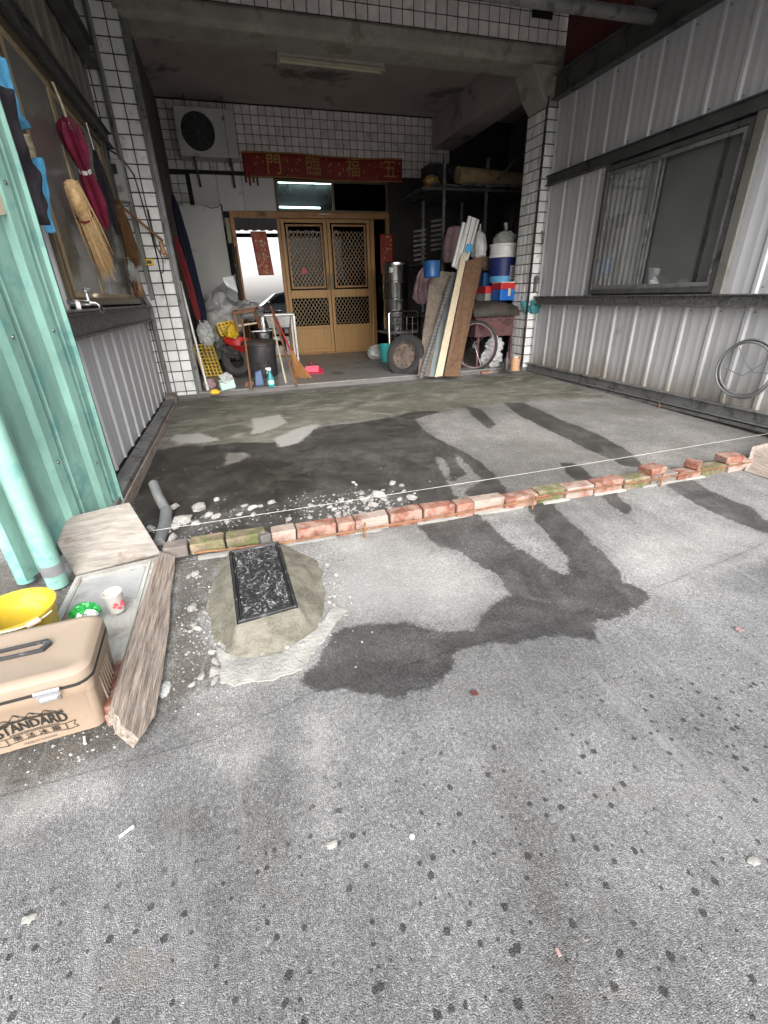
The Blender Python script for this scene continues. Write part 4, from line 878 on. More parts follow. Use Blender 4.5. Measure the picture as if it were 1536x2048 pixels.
b.add(v, [(k*N+i, (k+1)*N+i, (k+1)*N+(i+1) % N, k*N+(i+1) % N) for k in range(K) for i in range(N)])
o = b.build('mortar_bed', 'mortar', None, 179); ra = o.data.attributes.new('rim', 'FLOAT', 'POINT'); ra.data.foreach_set('value', np.repeat(np.linspace(0, 1, K+1), N).astype(np.float32)); setp(o, 'sloping olive grey mortar bed round the black cover', 'mortar')
sk = [Vector(p) for p in ((-0.260,1.472,-0.109),(-0.245,1.408,-0.111),(-0.234,1.359,-0.113),(-0.243,1.314,-0.115),(-0.236,1.275,-0.117),(-0.187,1.245,-0.118),(-0.136,1.246,-0.118),(-0.087,1.228,-0.119),(-0.017,1.235,-0.119),(0.045,1.243,-0.118),(0.085,1.299,-0.116),(0.150,1.364,-0.113),(0.200,1.436,-0.110),(0.269,1.502,-0.108),(0.224,1.551,-0.106),(0.122,1.426,-0.111),(-0.024,1.341,-0.114),(-0.184,1.373,-0.113))]
P = []
for i in range(len(sk)):
    for k in range(5): p = lerp(sk[i], sk[(i+1) % len(sk)], k/5); P.append((p.x+.010*noise.noise((p.x*40, p.y*40, 3)), p.y+.010*noise.noise((p.x*40, p.y*40, 7)), H(p.x, p.y)-.004))
setp(MB().prism(P, (0, 0, .0095)).build('cement_patch', 'cement_pale', bevel=.003), 'thin pale cement patch spread in front of the mortar bed', 'cement')
mc = thing('inspection_cover', 'black rectangular cover with a shiny dark plate set in fresh mortar', 'cover', tuple(cen))
def toz(q, z): return [Vector((p.x, p.y, p.z+z)) for p in q]
MB().ring(toz(c4, -.03), toz(inset(c4, .010), -.03), (0, 0, .036)).build('frame', 'black_plastic', mc, bevel=.003)
MB().ring(toz(inset(c4, .0125), -.03), toz(inset(c4, .019), -.03), (0, 0, .034)).build('inner_frame', 'black_plastic', mc, bevel=.003)
pm, pt, pb = newmat('cover_plate')
tv = nd(pt, 'ShaderNodeTexCoord').outputs['Object']; a1 = nz(pt, stretch(pt, tv, (1, .6, 1)), 24, 8, .72, 2.6); a2 = nz(pt, tv, 85, 6, .75)
pt.links.new(mixc(pt, mth(pt, 'MULTIPLY', ramp(pt, a1, .51, .60), ramp(pt, a2, .42, .58)), mixc(pt, ramp(pt, a2, .3, .7), (.010, .010, .011), (.05, .05, .052)), (.40, .40, .395)), pb.inputs['Base Color'])
pt.links.new(ramp(pt, a1, .4, .6, .25, .6), pb.inputs['Roughness'])
q5 = inset(c4, .0205); MB().slab(*[q5[i]+Vector((0, 0, .0)) for i in (0, 3, 2, 1)], .025).build('plate', 'cover_plate', mc, bevel=.003)
hp = lerp(lerp(q5[1], q5[2], .42), cen, .2); MB().bx(hp.x-.012, hp.x+.012, hp.y-.012, hp.y+.012, hp.z+.0, hp.z+.003).build('slot', 'black', mc)
# rubble
ROCK = []
random.seed(11)
for k in range(7):
    b = MB(); b.blob((0, 0, 0), (1, random.uniform(.6, .95), random.uniform(.4, .7)), .55, 1.6, k+2, 7, 5); b.v = [(p[0], p[1], max(p[2], -.22)) for p in b.v]
    me = bpy.data.meshes.new('rock'); me.from_pydata(b.v, [], b.f); me.validate(); me.materials.append(MAT['rubble']); ROCK.append(me)
def rock(p, r, label, grp, m=None):
    o = bpy.data.objects.new('concrete_chunk', random.choice(ROCK)); C.objects.link(o); o.location = (p[0], p[1], p[2]+r*.2); o.scale = (r, r, r*random.uniform(.8, 1.1)); o.rotation_euler = (random.uniform(-.3, .3), random.uniform(-.3, .3), random.uniform(0, 6.3))
    setp(o, label, 'rubble', grp)
A_ = 'pale broken concrete chunk in the loose heap just behind the red bricks'
for p, r in (((0.714,2.521,-0.075),.045),((0.648,2.399,-0.078),.03),((0.618,2.596,-0.073),.022),((0.860,2.679,-0.072),.028),((0.906,2.627,-0.073),.018),((0.897,2.414,-0.077),.03),((0.892,2.537,-0.075),.014),((0.609,2.488,-0.076),.03),((0.522,2.497,-0.075),.018),((0.623,2.749,-0.070),.016),((0.616,2.788,-0.069),.014),((0.551,2.307,-0.080),.024),((0.454,2.342,-0.079),.02),((0.731,2.459,-0.076),.02),((0.736,2.404,-0.077),.016),((0.476,2.439,-0.077),.016),((0.650,2.473,-0.076),.02),((0.406,2.429,-0.077),.018),((0.825,2.425,-0.077),.018),((0.440,2.217,-0.081),.022),((0.364,2.341,-0.079),.014),((0.763,2.593,-0.073),.016),((0.600,2.373,-0.078),.018)):
    rock(p, r*1.15, A_, 'rubble heap behind the bricks')
for _ in range(30):
    x, y = random.gauss(.52, .17), random.gauss(2.42, .10)
    rock((x, max(y, 2.27), H(x, y)), random.uniform(.008, .022), A_, 'rubble heap behind the bricks')
B2 = 'pale broken concrete chunk lying near the bent grey pipe'
for p, r in (((-0.370,2.725,-0.071),.045),((-0.458,2.571,-0.074),.05),((-0.488,2.518,-0.075),.03),((-0.313,2.606,-0.073),.028),((-0.265,2.574,-0.074),.026),((-0.062,2.613,-0.073),.028),((-0.016,2.626,-0.073),.02),((-0.104,2.665,-0.072),.018),((0.056,2.660,-0.072),.026),((-0.060,2.528,-0.075),.02),((-0.620,2.547,-0.074),.026),((-0.528,2.472,-0.076),.02),((-0.420,2.313,-0.079),.024),((-0.272,2.826,-0.069),.02),((-0.382,2.524,-0.075),.022),((-0.497,2.419,-0.077),.018),((-0.137,2.556,-0.074),.018),((-0.208,2.488,-0.076),.016)):
    rock(p, r*1.1, B2, 'rubble by the pipe')
for p, r in (((-0.519,2.794,-0.069),.04),((-0.494,2.384,-0.078),.03)):
    rock(p, r, 'dark broken lump beside the bent grey pipe', 'dark lumps by the pipe')
C2 = 'pale concrete chip on the rim of the mortar round the black cover'
for p, r in (((-0.356,1.981,-0.088),.02),((-0.382,1.969,-0.088),.016),((-0.352,1.723,-0.098),.022),((-0.325,1.586,-0.104),.02),((-0.336,1.614,-0.103),.014),((0.212,1.579,-0.104),.018),((0.225,1.557,-0.105),.014),((0.279,1.767,-0.097),.013),((0.256,1.860,-0.093),.014),((-0.254,1.329,-0.115),.026),((-0.251,1.377,-0.113),.02),((-0.265,1.433,-0.110),.016),((0.063,1.365,-0.113),.016),((0.007,1.368,-0.113),.014),((-0.253,1.289,-0.116),.02),((-0.299,1.321,-0.115),.016),((-0.327,1.296,-0.116),.013),((0.147,1.454,-0.110),.013)):
    rock(p, r, C2, 'chips round the mortar')
b = MB(); random.seed(21)
def chip(p, r):
    n = 5; a0 = random.uniform(0, 6); v = [(p[0]+r*random.uniform(.6, 1.1)*math.cos(a0+6.283*i/n), p[1]+r*random.uniform(.6, 1.1)*math.sin(a0+6.283*i/n), p[2]-.001) for i in range(n)]
    v.append((p[0]+r*.2*random.uniform(-1, 1), p[1]+r*.2*random.uniform(-1, 1), p[2]+r*random.uniform(.45, .8))); b.add(v, [(i, (i+1) % n, n) for i in range(n)])
def scatter(n, cx, cy, sx, sy, r0, r1):
    for _ in range(n):
        x, y = random.gauss(cx, sx), random.gauss(cy, sy); chip((x, y, H(x, y)), random.uniform(r0, r1)*random.choice((.6, .8, 1, 1.3)))
scatter(420, .48, 2.42, .20, .13, .003, .009); scatter(260, -.25, 2.42, .22, .12, .003, .009); scatter(220, -.36, 1.75, .05, .28, .003, .008)
scatter(160, -.30, 1.45, .08, .2, .003, .008); scatter(120, .23, 1.7, .04, .2, .003, .008); scatter(300, .3, 3.0, .7, .5, .002, .006); scatter(320, .4, .9, .9, .5, .002, .0045); scatter(120, 1.3, 1.6, .8, .2, .002, .005); scatter(120, -.62, 1.2, .14, .06, .003, .008)
setp(b.build('gravel', 'rubble'), 'fine pale gravel and chips strewn over the drive', 'gravel', None, 'stuff')
# ---- board leaning on the teal sheet, flat board, plank
b = MB(); q = [Vector((-.93, 2.20, -.055)), Vector((-.535, 2.25, -.055)), Vector((-.655, 2.385, .165)), Vector((-1.03, 2.375, .125))]
q[0] = Vector((-0.885,2.119,-0.055)); q[1] = Vector((-0.524,2.198,-0.055)); q[2] = Vector((-0.656,2.420,0.154)); q[3] = Vector((-1.050,2.420,0.106))
b.slab(*q, .02); setp(b.build('leaning_board', 'wood_grey', bevel=.004), 'weathered grey wooden board leaning back against the mint green sheet', 'board')
fbd = thing('flat_board', 'whitewashed flat wooden board lying on the ground under the paper cup', 'board', (-.72, 1.85, -.09))
q = [Vector((-0.871,2.090,-0.045)), Vector((-0.525,2.151,-0.045)), Vector((-0.530,1.415,-0.070)), Vector((-0.875,1.533,-0.070))]
MB().slab(q[0], q[3], q[2], q[1], .03).build('panel', 'plywood_white', fbd, bevel=.004)
def sub4(u0, u1, v0, v1, dz):
    P = lambda u, v_: lerp(lerp(q[0], q[1], u), lerp(q[3], q[2], u), v_)+Vector((0, 0, dz)); return [P(u0, v0), P(u0, v1), P(u1, v1), P(u1, v0)]
for uv in ((.06, .10, .05, .95), (.88, .92, .05, .95)): MB().slab(*sub4(*uv, .006), .006).build('batten', 'plywood_white', fbd, bevel=.002)
MB().slab(*sub4(.10, .88, .05, .09, .006), .006).build('batten', 'plywood_white', fbd, bevel=.002)
MB().slab(*sub4(.12, .86, .12, .46, .0022), .002).build('inlay', 'inlay_grey', fbd)
random.seed(5)
b = MB(); A = Vector((-.480, 2.13, -.020)); B_ = Vector((-.475, 1.10, -.045)); NN = 40
for k in range(NN+1):
    s = k/NN; p = lerp(A, B_, s)
    wd = .036+.028*min(1, s*1.6)+.006*noise.noise((s*5, 1, 0)); rough = .004*noise.noise((s*17, 2, 0)); th = .022+.016*s
    if s > .93: wd *= 1-.55*(s-.93)/.07
    up_ = Vector((-.80, 0, .60)); nn = Vector((.60, 0, .80))
    for du, dn in ((-1, 0), (-.4, .06), (.3, .02), (1, 0), (1, -1), (-1, -1)):
        b.v.append(tuple(p+up_*du*wd*(1+rough*6)+nn*(dn*th+.003*noise.noise((s*40, du*3, dn)))+Vector((0, (.02*du if s > .97 else 0), .012))))
for k in range(NN):
    for i in range(6): b.f.append((k*6+i, (k+1)*6+i, (k+1)*6+(i+1) % 6, k*6+(i+1) % 6)); b.m.append(0)
b.f += [(0, 1, 2, 3, 4, 5), tuple(NN*6+i for i in (5, 4, 3, 2, 1, 0))]; b.m += [0, 0]
zl = min(p[2]-H(0, p[1]) for p in b.v); b.v = [(p[0], p[1], p[2]-zl-.002+.0*p[1]) for p in b.v]
setp(b.build('plank', 'wood_weathered', None, 45), 'splintered weathered plank tilted beside the flat board and cooler', 'plank')
b = MB(); b.blob((-0.417,1.307,-0.116), (.02, .035, .008), .3, 3, 4, 12, 8); setp(b.build('plastic_scrap', 'bag_clear', None, 60), 'clear plastic scrap beside the lower end of the plank', 'plastic scrap')
q = [Vector((3.188,2.042,-0.080)), Vector((3.249,1.620,-0.080)), Vector((4.247,2.279,0.030)), Vector((3.398,2.175,0.030))]
b = MB(); b.slab(*q, .018); setp(b.build('leaning_board', 'wood_weathered', bevel=.003), 'brown board leaning at the right end of the brick row', 'board')
# ---- cup, snack bag, bucket
cp = thing('paper_cup', 'white paper cup with red print standing on the flat board', 'cup', (-0.628,1.741,-0.045)); cl_ = Vector((-0.628,1.741,-0.045))
MB().lathe([(.0, .0), (.027, 0), (.036, .085), (.038, .088), (.036, .09), (.034, .086), (.026, .006), (0, .006)], cl_, 28, (-.0, 0.0, 1), False, False).build('cup_body', 'paper_cup', cp, 50)
MB().lathe([(0, .072), (.0335, .072)], cl_, 28, (0, 0, 1), False, False).build('drink', 'cream', cp)
b = MB(); random.seed(2)
for k in range(9):
    a = -1.5+.16*k; z = .036+.014*math.sin(k*1.3); r = .0315+.1*(z-.036)*1.2+.0012
    b.lathe([(0, 0), (.007, 0), (.006, .001), (0, .0012)], cl_+Vector((r*math.cos(a), r*math.sin(a), z)), 6, (math.cos(a), math.sin(a), -.1))
b.build('print', 'cup_print', cp)
sb = thing('snack_bag', 'crumpled green and white snack packet behind the cooler', 'packet', (-0.749,1.757,-0.050)); c0 = Vector((-0.732,1.717,-0.010))
MB().blob(c0, (.05, .035, .038), .35, 2.4, 3, 16, 10).build('foil', 'green_print', sb, 25)
MB().blob(c0+Vector((.012, -.026, -.008)), (.038, .026, .03), .3, 2.6, 5, 16, 10).build('white_end', 'white_plastic', sb, 25)
text('C', .035, 'letter', 'print_black', sb, c0+Vector((.016, -.0575, .012)), (1, 0, .0), (0, .4, .9))
bk = thing('yellow_bucket', 'dirty yellow plastic bucket cut off by the left edge, behind the cooler', 'bucket', (-.935, 1.62, -.1)); bc = Vector((-.905, 1.63, -.09))
MB().lathe([(0, 0), (.095, 0), (.125, .195), (.132, .197), (.132, .205), (.123, .205), (.093, .01), (0, .01)], bc, 40, (0, 0, 1), False, False).build('body', 'yellow_bucket', bk, 40)
MB().lathe([(0, .06), (.10, .06)], bc, 30, (0, 0, 1), False, False).build('residue', 'mortar', bk)
b = MB(); b.tube([bc+Vector((.13*math.cos(t), .13*math.sin(t)*.999-.008, .20-.012*math.sin((t+1.2)*1.3))) for t in [-2.6+.1*k for k in range(25)]], .0035, 6); b.build('bail', 'cream', bk, 60)
MB().tube([bc+Vector((.134*math.cos(t), .134*math.sin(t)-.004, .194)) for t in (-.95, -.85, -.75, -.65)], .011, 8).build('grip', 'pink_handle', bk, 50)
# ---- cooler
P0 = Vector((-0.847,1.162,-0.120)); P1 = Vector((-0.553,1.179,-0.120)); xd = (P1-P0); xd.z = 0; xd.normalize(); ydir = Vector((-xd.y, xd.x, 0))
LW, LD, LH = .45, .285, .28; CK = 1.14
co_ = thing('cool_box', 'tan plastic cool box with black mountain logo and grey latch, cut by the left edge', 'cool box')
cc = P1-xd*LW/2+ydir*LD/2; co_.location = (cc.x, cc.y, H(cc.x, cc.y)); co_.rotation_euler = (0, 0, math.atan2(xd.y, xd.x)); co_.scale = (1.07, 1.07, 1.07); LW, LD = LW/1.07, LD/1.07
def rrect(w_, d, r, n=6):
    o = []
    for cx, cy, a0 in ((w_/2-r, d/2-r, 0), (-w_/2+r, d/2-r, 90), (-w_/2+r, -d/2+r, 180), (w_/2-r, -d/2+r, 270)):
        for k in range(n+1): a = R(a0+90*k/n); o.append((cx+r*math.cos(a), cy+r*math.sin(a)))
    return o
def stack(levels, nm, m, par, smooth=40):
    b = MB(); n = None
    for w_, d, r, z in levels:
        P = rrect(w_, d, r); n = len(P); b.v += [(x, y, z) for x, y in P]
    k = len(levels)
    for i in range(k-1):
        for j in range(n): b.f.append((i*n+j, i*n+(j+1) % n, (i+1)*n+(j+1) % n, (i+1)*n+j))
    b.f += [tuple(range(n-1, -1, -1)), tuple(range((k-1)*n, k*n))]; b.m = [0]*len(b.f); return b.build(nm, m, par, smooth, local=True)
stack([(LW-.05, LD-.05, .02, .012), (LW-.035, LD-.035, .026, .016), (LW-.012, LD-.012, .03, .16), (LW-.004, LD-.004, .03, .165), (LW-.002, LD-.002, .03, .195)], 'body', 'cooler_tan', co_)
stack([(LW+.003, LD+.003, .042, .194), (LW+.003, LD+.003, .042, .2035)], 'gasket', 'print_black', co_)
lid = stack([(LW, LD, .042, .203), (LW+.004, LD+.004, .044, .208), (LW+.002, LD+.002, .044, .232), (LW-.02, LD-.02, .04, .243), (LW-.05, LD-.05, .03, .245), (LW-.06, LD-.06, .03, .243)], 'lid', 'cooler_lid', co_); ORG[lid] = Vector((0, 0, 0))
hl = MB(); hx0 = .075
Q = [(-.09, -.022), (.085, -.026), (.10, .0), (.085, .024), (-.09, .022), (-.10, 0)]
hl.ring([(x-.0, y+.01, .2425) for x, y in Q], [(x*.84, y*.62+.01, .2425) for x, y in Q], (0, 0, .010)); hl.build('handle', 'black_plastic', lid, bevel=.002, local=True)
MB().bx(-.08, .08, -.004, .018, .2415, .2437).build('handle_well', 'cooler_tan', lid, local=True)
for sx in (-.11, .11):
    l = MB(); l.bx(sx-.028, sx+.028, -LD/2-.012, -LD/2+.002, .186, .206); l.bx(sx-.02, sx+.02, -LD/2-.016, -LD/2, .178, .187); l.cyl((sx-.03, -LD/2-.008, .207), (sx+.03, -LD/2-.008, .207), .005, n=8)
    l.tube([(sx-.022, -LD/2-.006, .18), (sx-.02, -LD/2-.004, .165)], .002, 6).tube([(sx+.022, -LD/2-.006, .18), (sx+.02, -LD/2-.004, .165)], .002, 6); l.build('latch', 'alu', co_, bevel=.002, local=True)
for fx, fy in ((-1, -1), (1, -1), (-1, 1), (1, 1)): MB().lathe([(.014, 0), (.018, .004), (.018, .016)], (fx*(LW/2-.05), fy*(LD/2-.05), 0), 14).build('foot', 'cooler_tan', co_, 40, local=True)
for k in range(6):
    y = -.06+.02*k; MB().bx(LW/2-.010, LW/2-.0045, y, y+.003, .06, .15).build('side_rib', 'cooler_lid', co_, local=True)
# logo on the front: mountains, name, ribbon, small line
def fy(z): return -LD/2+.0055+(.0165-.0058)*max(0, (.16-z))/.144-.0008*1-.0012
LC = .038
def onf(x, z, e=0.): return (LC+x, fy(z)-e, z)
b = MB()
for x0, h0, w0 in ((-.05, .014, .04), (-.022, .026, .05), (.012, .020, .05), (.045, .015, .04)):
    pk = [(x0-w0/2, .121), (x0-.004, .121+h0), (x0+w0/2, .121)]; wl_ = .0022
    for (xa, za), (xb, zb) in ((pk[0], pk[1]), (pk[1], pk[2]), (pk[1], (x0+.006, .121+h0*.45))):
        d = Vector((xb-xa, 0, zb-za)).normalized(); nn = Vector((-d.z, 0, d.x))*wl_/2
        b.add([onf(xa-nn.x, za-nn.z), onf(xb-nn.x, zb-nn.z), onf(xb+nn.x, zb+nn.z), onf(xa+nn.x, za+nn.z)], [(0, 1, 2, 3)])
for k in range(34):
    x = -.075+.0046*k; h0 = random.uniform(.005, .011); arc = .114+.009*(1-(x/.085)**2); b.add([onf(x-.0026, arc-.004), onf(x+.0026, arc-.004), onf(x, arc+h0)], [(0, 1, 2)])
b.build('logo_mountains', 'print_black', co_, local=True)
def arcw(x, y): return x, y*(1+.25*abs(x)/.07)+.010*(1-(x/.08)**2)
for dx, dz in ((0, 0), (.0012, 0), (0, .0009), (-.0006, -.0006)):
    text('STANDARD', .042, 'logo_text', 'print_black', co_, onf(dx, .090+dz, .0002), (1, 0, 0), (0, -.075, 1), local=True, sx=.74, warp=arcw)
b = MB()
def rib(x0, x1, z0, z1): b.add([onf(x0, z0, .0001), onf(x1, z0, .0001), onf(x1, z1, .0001), onf(x0, z1, .0001)], [(0, 1, 2, 3)])
for s in range(24):
    x0 = -.07+.14*s/24; x1 = x0+.14/24; bend = .007*(1-((x0+x1)/2/.07)**2)
    for z in (.042, .066): rib(x0, x1, z+bend-.001, z+bend+.001)
for sx in (-1, 1):
    for a, c in (((.07, .066), (.096, .070)), ((.096, .070), (.088, .056)), ((.088, .056), (.097, .044)), ((.097, .044), (.07, .040)), ((.07, .066), (.07, .040))):
        d = Vector((c[0]-a[0], 0, c[1]-a[1])).normalized(); nn = Vector((-d.z, 0, d.x))*.001
        b.add([onf(sx*(a[0]-nn.x), a[1]-nn.z), onf(sx*(c[0]-nn.x), c[1]-nn.z), onf(sx*(c[0]+nn.x), c[1]+nn.z), onf(sx*(a[0]+nn.x), a[1]+nn.z)], [(0, 1, 2, 3)])
b.build('logo_ribbon', 'print_black', co_, local=True)
for i, ch in enumerate('樂活冰箱'):
    for dx in (0, .0007): text(ch, .021, 'logo_character', 'print_black', co_, onf(-.045+.03*i+dx, .057, .0002), (1, 0, 0), (0, -.075, 1), local=True)
text('MADE IN TAIWAN', .0095, 'logo_line', 'print_black', co_, onf(.0, .031, .0002), (1, 0, 0), (0, -.075, 1), local=True)
b = MB()
for k in range(22): x0 = -.058+.0054*k; zz = .0722+.006*(1-(x0/.07)**2); b.add([onf(x0, zz-.0016, .0001), onf(x0+.0036, zz-.0016, .0001), onf(x0+.0036, zz+.0016, .0001), onf(x0, zz+.0016, .0001)], [(0, 1, 2, 3)])
b.build('logo_dashes', 'print_black', co_, local=True)
# ---- small litter
def bar(p, ang, L_, r, m, nm, label, cat, grp=None):
    d = Vector((math.cos(ang), math.sin(ang), 0))*L_/2; p = Vector(p)+Vector((0, 0, r+.007)); setp(MB().cyl(p-d, p+d, r, n=8).build(nm, m, None, 40), label, cat, grp)
bar((-0.451,0.836,-0.120), .55, .035, .004, 'paper_cup', 'cigarette_butt', 'white cigarette butt on the asphalt in the lower left', 'cigarette butt')
bar((-0.624,1.163,-0.120), 1.9, .03, .004, 'paper_cup', 'cigarette_butt', 'white cigarette butt right under the cool box front edge', 'cigarette butt')
def scrap(p, r, m, nm, label, cat, seed, asp=1.):
    b = MB(); p = Vector(p)+Vector((0, 0, .008)); b.grid(lambda u, v_: (p.x+r*asp*(u-.5)*(1+.3*noise.noise((u*3, v_*3, seed))), p.y+r*(v_-.5)*(1+.3*noise.noise((v_*3, u*3, seed+5))), p.z+r*.18*abs(noise.noise((u*2.3, v_*2.3, seed+9)))), 6, 6); setp(b.build(nm, m, None, 60, solid=.001), label, cat)
scrap((0.571,0.948,-0.120), .022, 'leaf_red', 'dead_leaf', 'dark red dead leaf in the middle of the asphalt', 'leaf', 1)
scrap((1.666,0.898,-0.120), .024, 'litter_pink', 'paper_scrap', 'pink paper scrap on the asphalt near the right edge', 'paper scrap', 2)
scrap((0.426,0.313,-0.120), .014, 'litter_pink', 'paper_scrap', 'tiny pink scrap near the bottom of the picture', 'paper scrap', 3, .5)
b = MB(); b.lathe([(0, 0), (.006, 0), (.007, .004), (.004, .007), (0, .007)], Vector((0.223,0.603,-0.120))+Vector((0, 0, .007)), 12); setp(b.build('pebble', 'white_plastic', None, 60), 'round white pebble on the asphalt below the middle', 'pebble')
def splat(p, r, label, seed):
    p = Vector(p); b = MB(); n = 26; P = []
    for k in range(n): a = 6.283*k/n; q_ = r*(1+.5*noise.noise((math.cos(a)*2, math.sin(a)*2, seed))); P.append((p.x+q_*1.2*math.cos(a), p.y+q_*.8*math.sin(a), p.z+.0065))
    b.v = P+[(p.x, p.y, p.z+.0115)]; b.f = [(i, (i+1) % n, n) for i in range(n)]; b.m = [0]*n; setp(b.build('mortar_splash', 'mortar_pale', None, 60), label, 'mortar')
splat((0.033,0.648,-0.120), .012, 'pale dried mortar splash in the middle of the lower asphalt', 1); splat((0.949,0.312,-0.120), .013, 'pale dried mortar splash by the right edge of the asphalt', 4); splat((-0.621,0.710,-0.120), .012, 'pale dried mortar smear near the lower left corner', 7)

# ------------------------------------------------------------------ things on the left wall
def one(b, nm, m, label, cat, grp=None, **k): return setp(b.build(nm, m, None, **k), label, cat, grp)
# jacket hung at the far left
jk = thing('jacket', 'black and bright blue jacket hanging on the left wall window', 'jacket', (-.80, 3.3, 1.2))
def cloth(pts_l, pts_r, depth, nu=24, seed=0, amp=.02):
    """hanging cloth between two polylines (left/right edges)"""
    n = len(pts_l)
    def fn(u, v_):
        s = v_*(n-1); i = min(int(s), n-2); t = s-i
        p = lerp(lerp(pts_l[i], pts_l[i+1], t), lerp(pts_r[i], pts_r[i+1], t), u)
        return p+Vector((depth*math.sin(math.pi*u)+amp*noise.noise((u*4, v_*6, seed))+amp*.7*math.sin(u*11+seed+2.5*noise.noise((u*2, v_*3, seed+4))), 0, .4*amp*noise.noise((u*5, v_*5, seed+8))))
    b = MB(); b.grid(fn, nu, 6*(n-1)); return b
XL = -.86
cloth([(-0.860,2.929,1.942),(-0.860,2.736,1.674),(-0.860,2.885,1.562),(-0.860,2.891,1.446),(-0.860,2.987,1.442)], [(-0.860,3.202,2.010),(-0.860,3.150,1.831),(-0.860,3.224,1.726),(-0.860,3.133,1.563),(-0.860,3.058,1.447)], .05, seed=1).build('body', 'jacket_black', jk, 60, solid=.012)
cloth([(-0.860,3.122,2.106),(-0.860,3.134,2.007),(-0.860,3.135,1.890),(-0.860,3.212,1.859)], [(-0.860,3.281,2.144),(-0.860,3.270,2.021),(-0.860,3.263,1.938),(-0.860,3.389,1.936)], .03, seed=3, amp=.008).build('blue_shoulder', 'jacket_blue', jk, 60, solid=.006)
cloth([(-0.860,3.270,1.772),(-0.860,3.191,1.636),(-0.860,3.152,1.513),(-0.860,3.165,1.424)], [(-0.860,3.415,1.792),(-0.860,3.330,1.617),(-0.860,3.250,1.493),(-0.860,3.243,1.432)], .03, seed=5, amp=.008).build('blue_sleeve', 'jacket_blue', jk, 60, solid=.006)
cloth([(-0.860,2.870,1.771),(-0.860,2.877,1.724),(-0.860,3.025,1.711)], [(-0.860,3.275,1.859),(-0.860,3.313,1.803),(-0.860,3.231,1.760)], .055, 6, 7, .005).build('khaki_patch', 'khaki', jk, 60, solid=.014)
b = MB(); b.slab((-0.860,2.608,1.530), (-0.860,2.721,1.542), (-0.860,2.689,1.442), (-0.860,2.499,1.409), .012); one(b, 'hanging_tag', 'cream', 'cream card hanging against the mint green sheet at the left edge', 'card', bevel=.002)
# maroon umbrella
um = thing('umbrella', 'folded maroon umbrella hanging from the left window rail', 'umbrella', (-.84, 4.4, 1.3)); XU = -.82
tp0, tp1 = Vector((-0.820,3.931,2.102)), Vector((-0.820,4.544,1.602))
MB().tube([Vector((-0.820,4.017,2.298)), Vector((-0.820,4.105,2.230)), Vector((-0.820,4.145,2.155))], .008, 8).build('shaft', 'wood_pale', um, 60)
def furl(p0, p1, prof, m, nm, par, n=20, seed=0, fold=.18):
    p0, p1 = Vector(p0), Vector(p1); a, c = frame(p1-p0); b = MB(); k = len(prof); K = 24
    for j in range(K+1):
        s = j/K; r = float(np.interp(s, [q[0] for q in prof], [q[1] for q in prof])); p = lerp(p0, p1, s)
        for i in range(n):
            t = 2*math.pi*i/n; rr = r*(1+fold*math.cos(t*6+seed)+.12*noise.noise((s*6, i*.7, seed))); b.v.append(tuple(p+a*math.cos(t)*rr+c*math.sin(t)*rr))
    b.f = [(j*n+i, j*n+(i+1) % n, (j+1)*n+(i+1) % n, (j+1)*n+i) for j in range(K) for i in range(n)]+[tuple(range(n)), tuple(range((K+1)*n-1, K*n-1, -1))]; b.m = [0]*len(b.f); return b.build(nm, m, par, 60)
furl(Vector((-0.820,4.109,2.150)), tp1, [(0, .03), (.05, .055), (.2, .056), (.33, .042), (.40, .03), (.5, .042), (.75, .045), (.92, .028), (1, .01)], 'umbrella_maroon', 'canopy', um, n=48, fold=.28)
MB().lathe([(.034, 0), (.040, .0), (.040, .025), (.034, .025)], lerp(Vector((-0.820,4.109,2.150)), tp1, .40), 18, tp1-Vector((-0.820,4.109,2.150)), False, False).build('strap', 'white_plastic', um, 40)
b = MB()
for k in range(5): b.cyl(lerp((-0.820,3.938,2.109), (-0.820,3.920,2.056), k/4)+Vector((.05, 0, 0)), lerp((-0.820,4.301,2.139), (-0.820,4.356,2.104), k/4)+Vector((.06, 0, 0)), .0025, n=5)
b.build('rib_tips', 'chrome', um)
# second, dark umbrella
u2 = thing('umbrella', 'slim black folded umbrella hanging behind the maroon one', 'umbrella', (-.85, 5.2, 1.4))
furl((-0.860,5.050,2.207), (-0.860,5.189,1.630), [(0, .012), (.2, .035), (.5, .045), (.9, .02), (1, .01)], 'jacket_black', 'canopy', u2, seed=2); MB().cyl((-0.860,5.000,2.368), (-0.860,5.050,2.207), .006, n=8).build('shaft', 'chrome', u2, 40); MB().lathe([(.02,0),(.022,.0),(.022,.012),(.02,.012)], (-0.860,5.084,2.115), 12, (0,.2,-1)).build('ring', 'white_plastic', u2, 40)
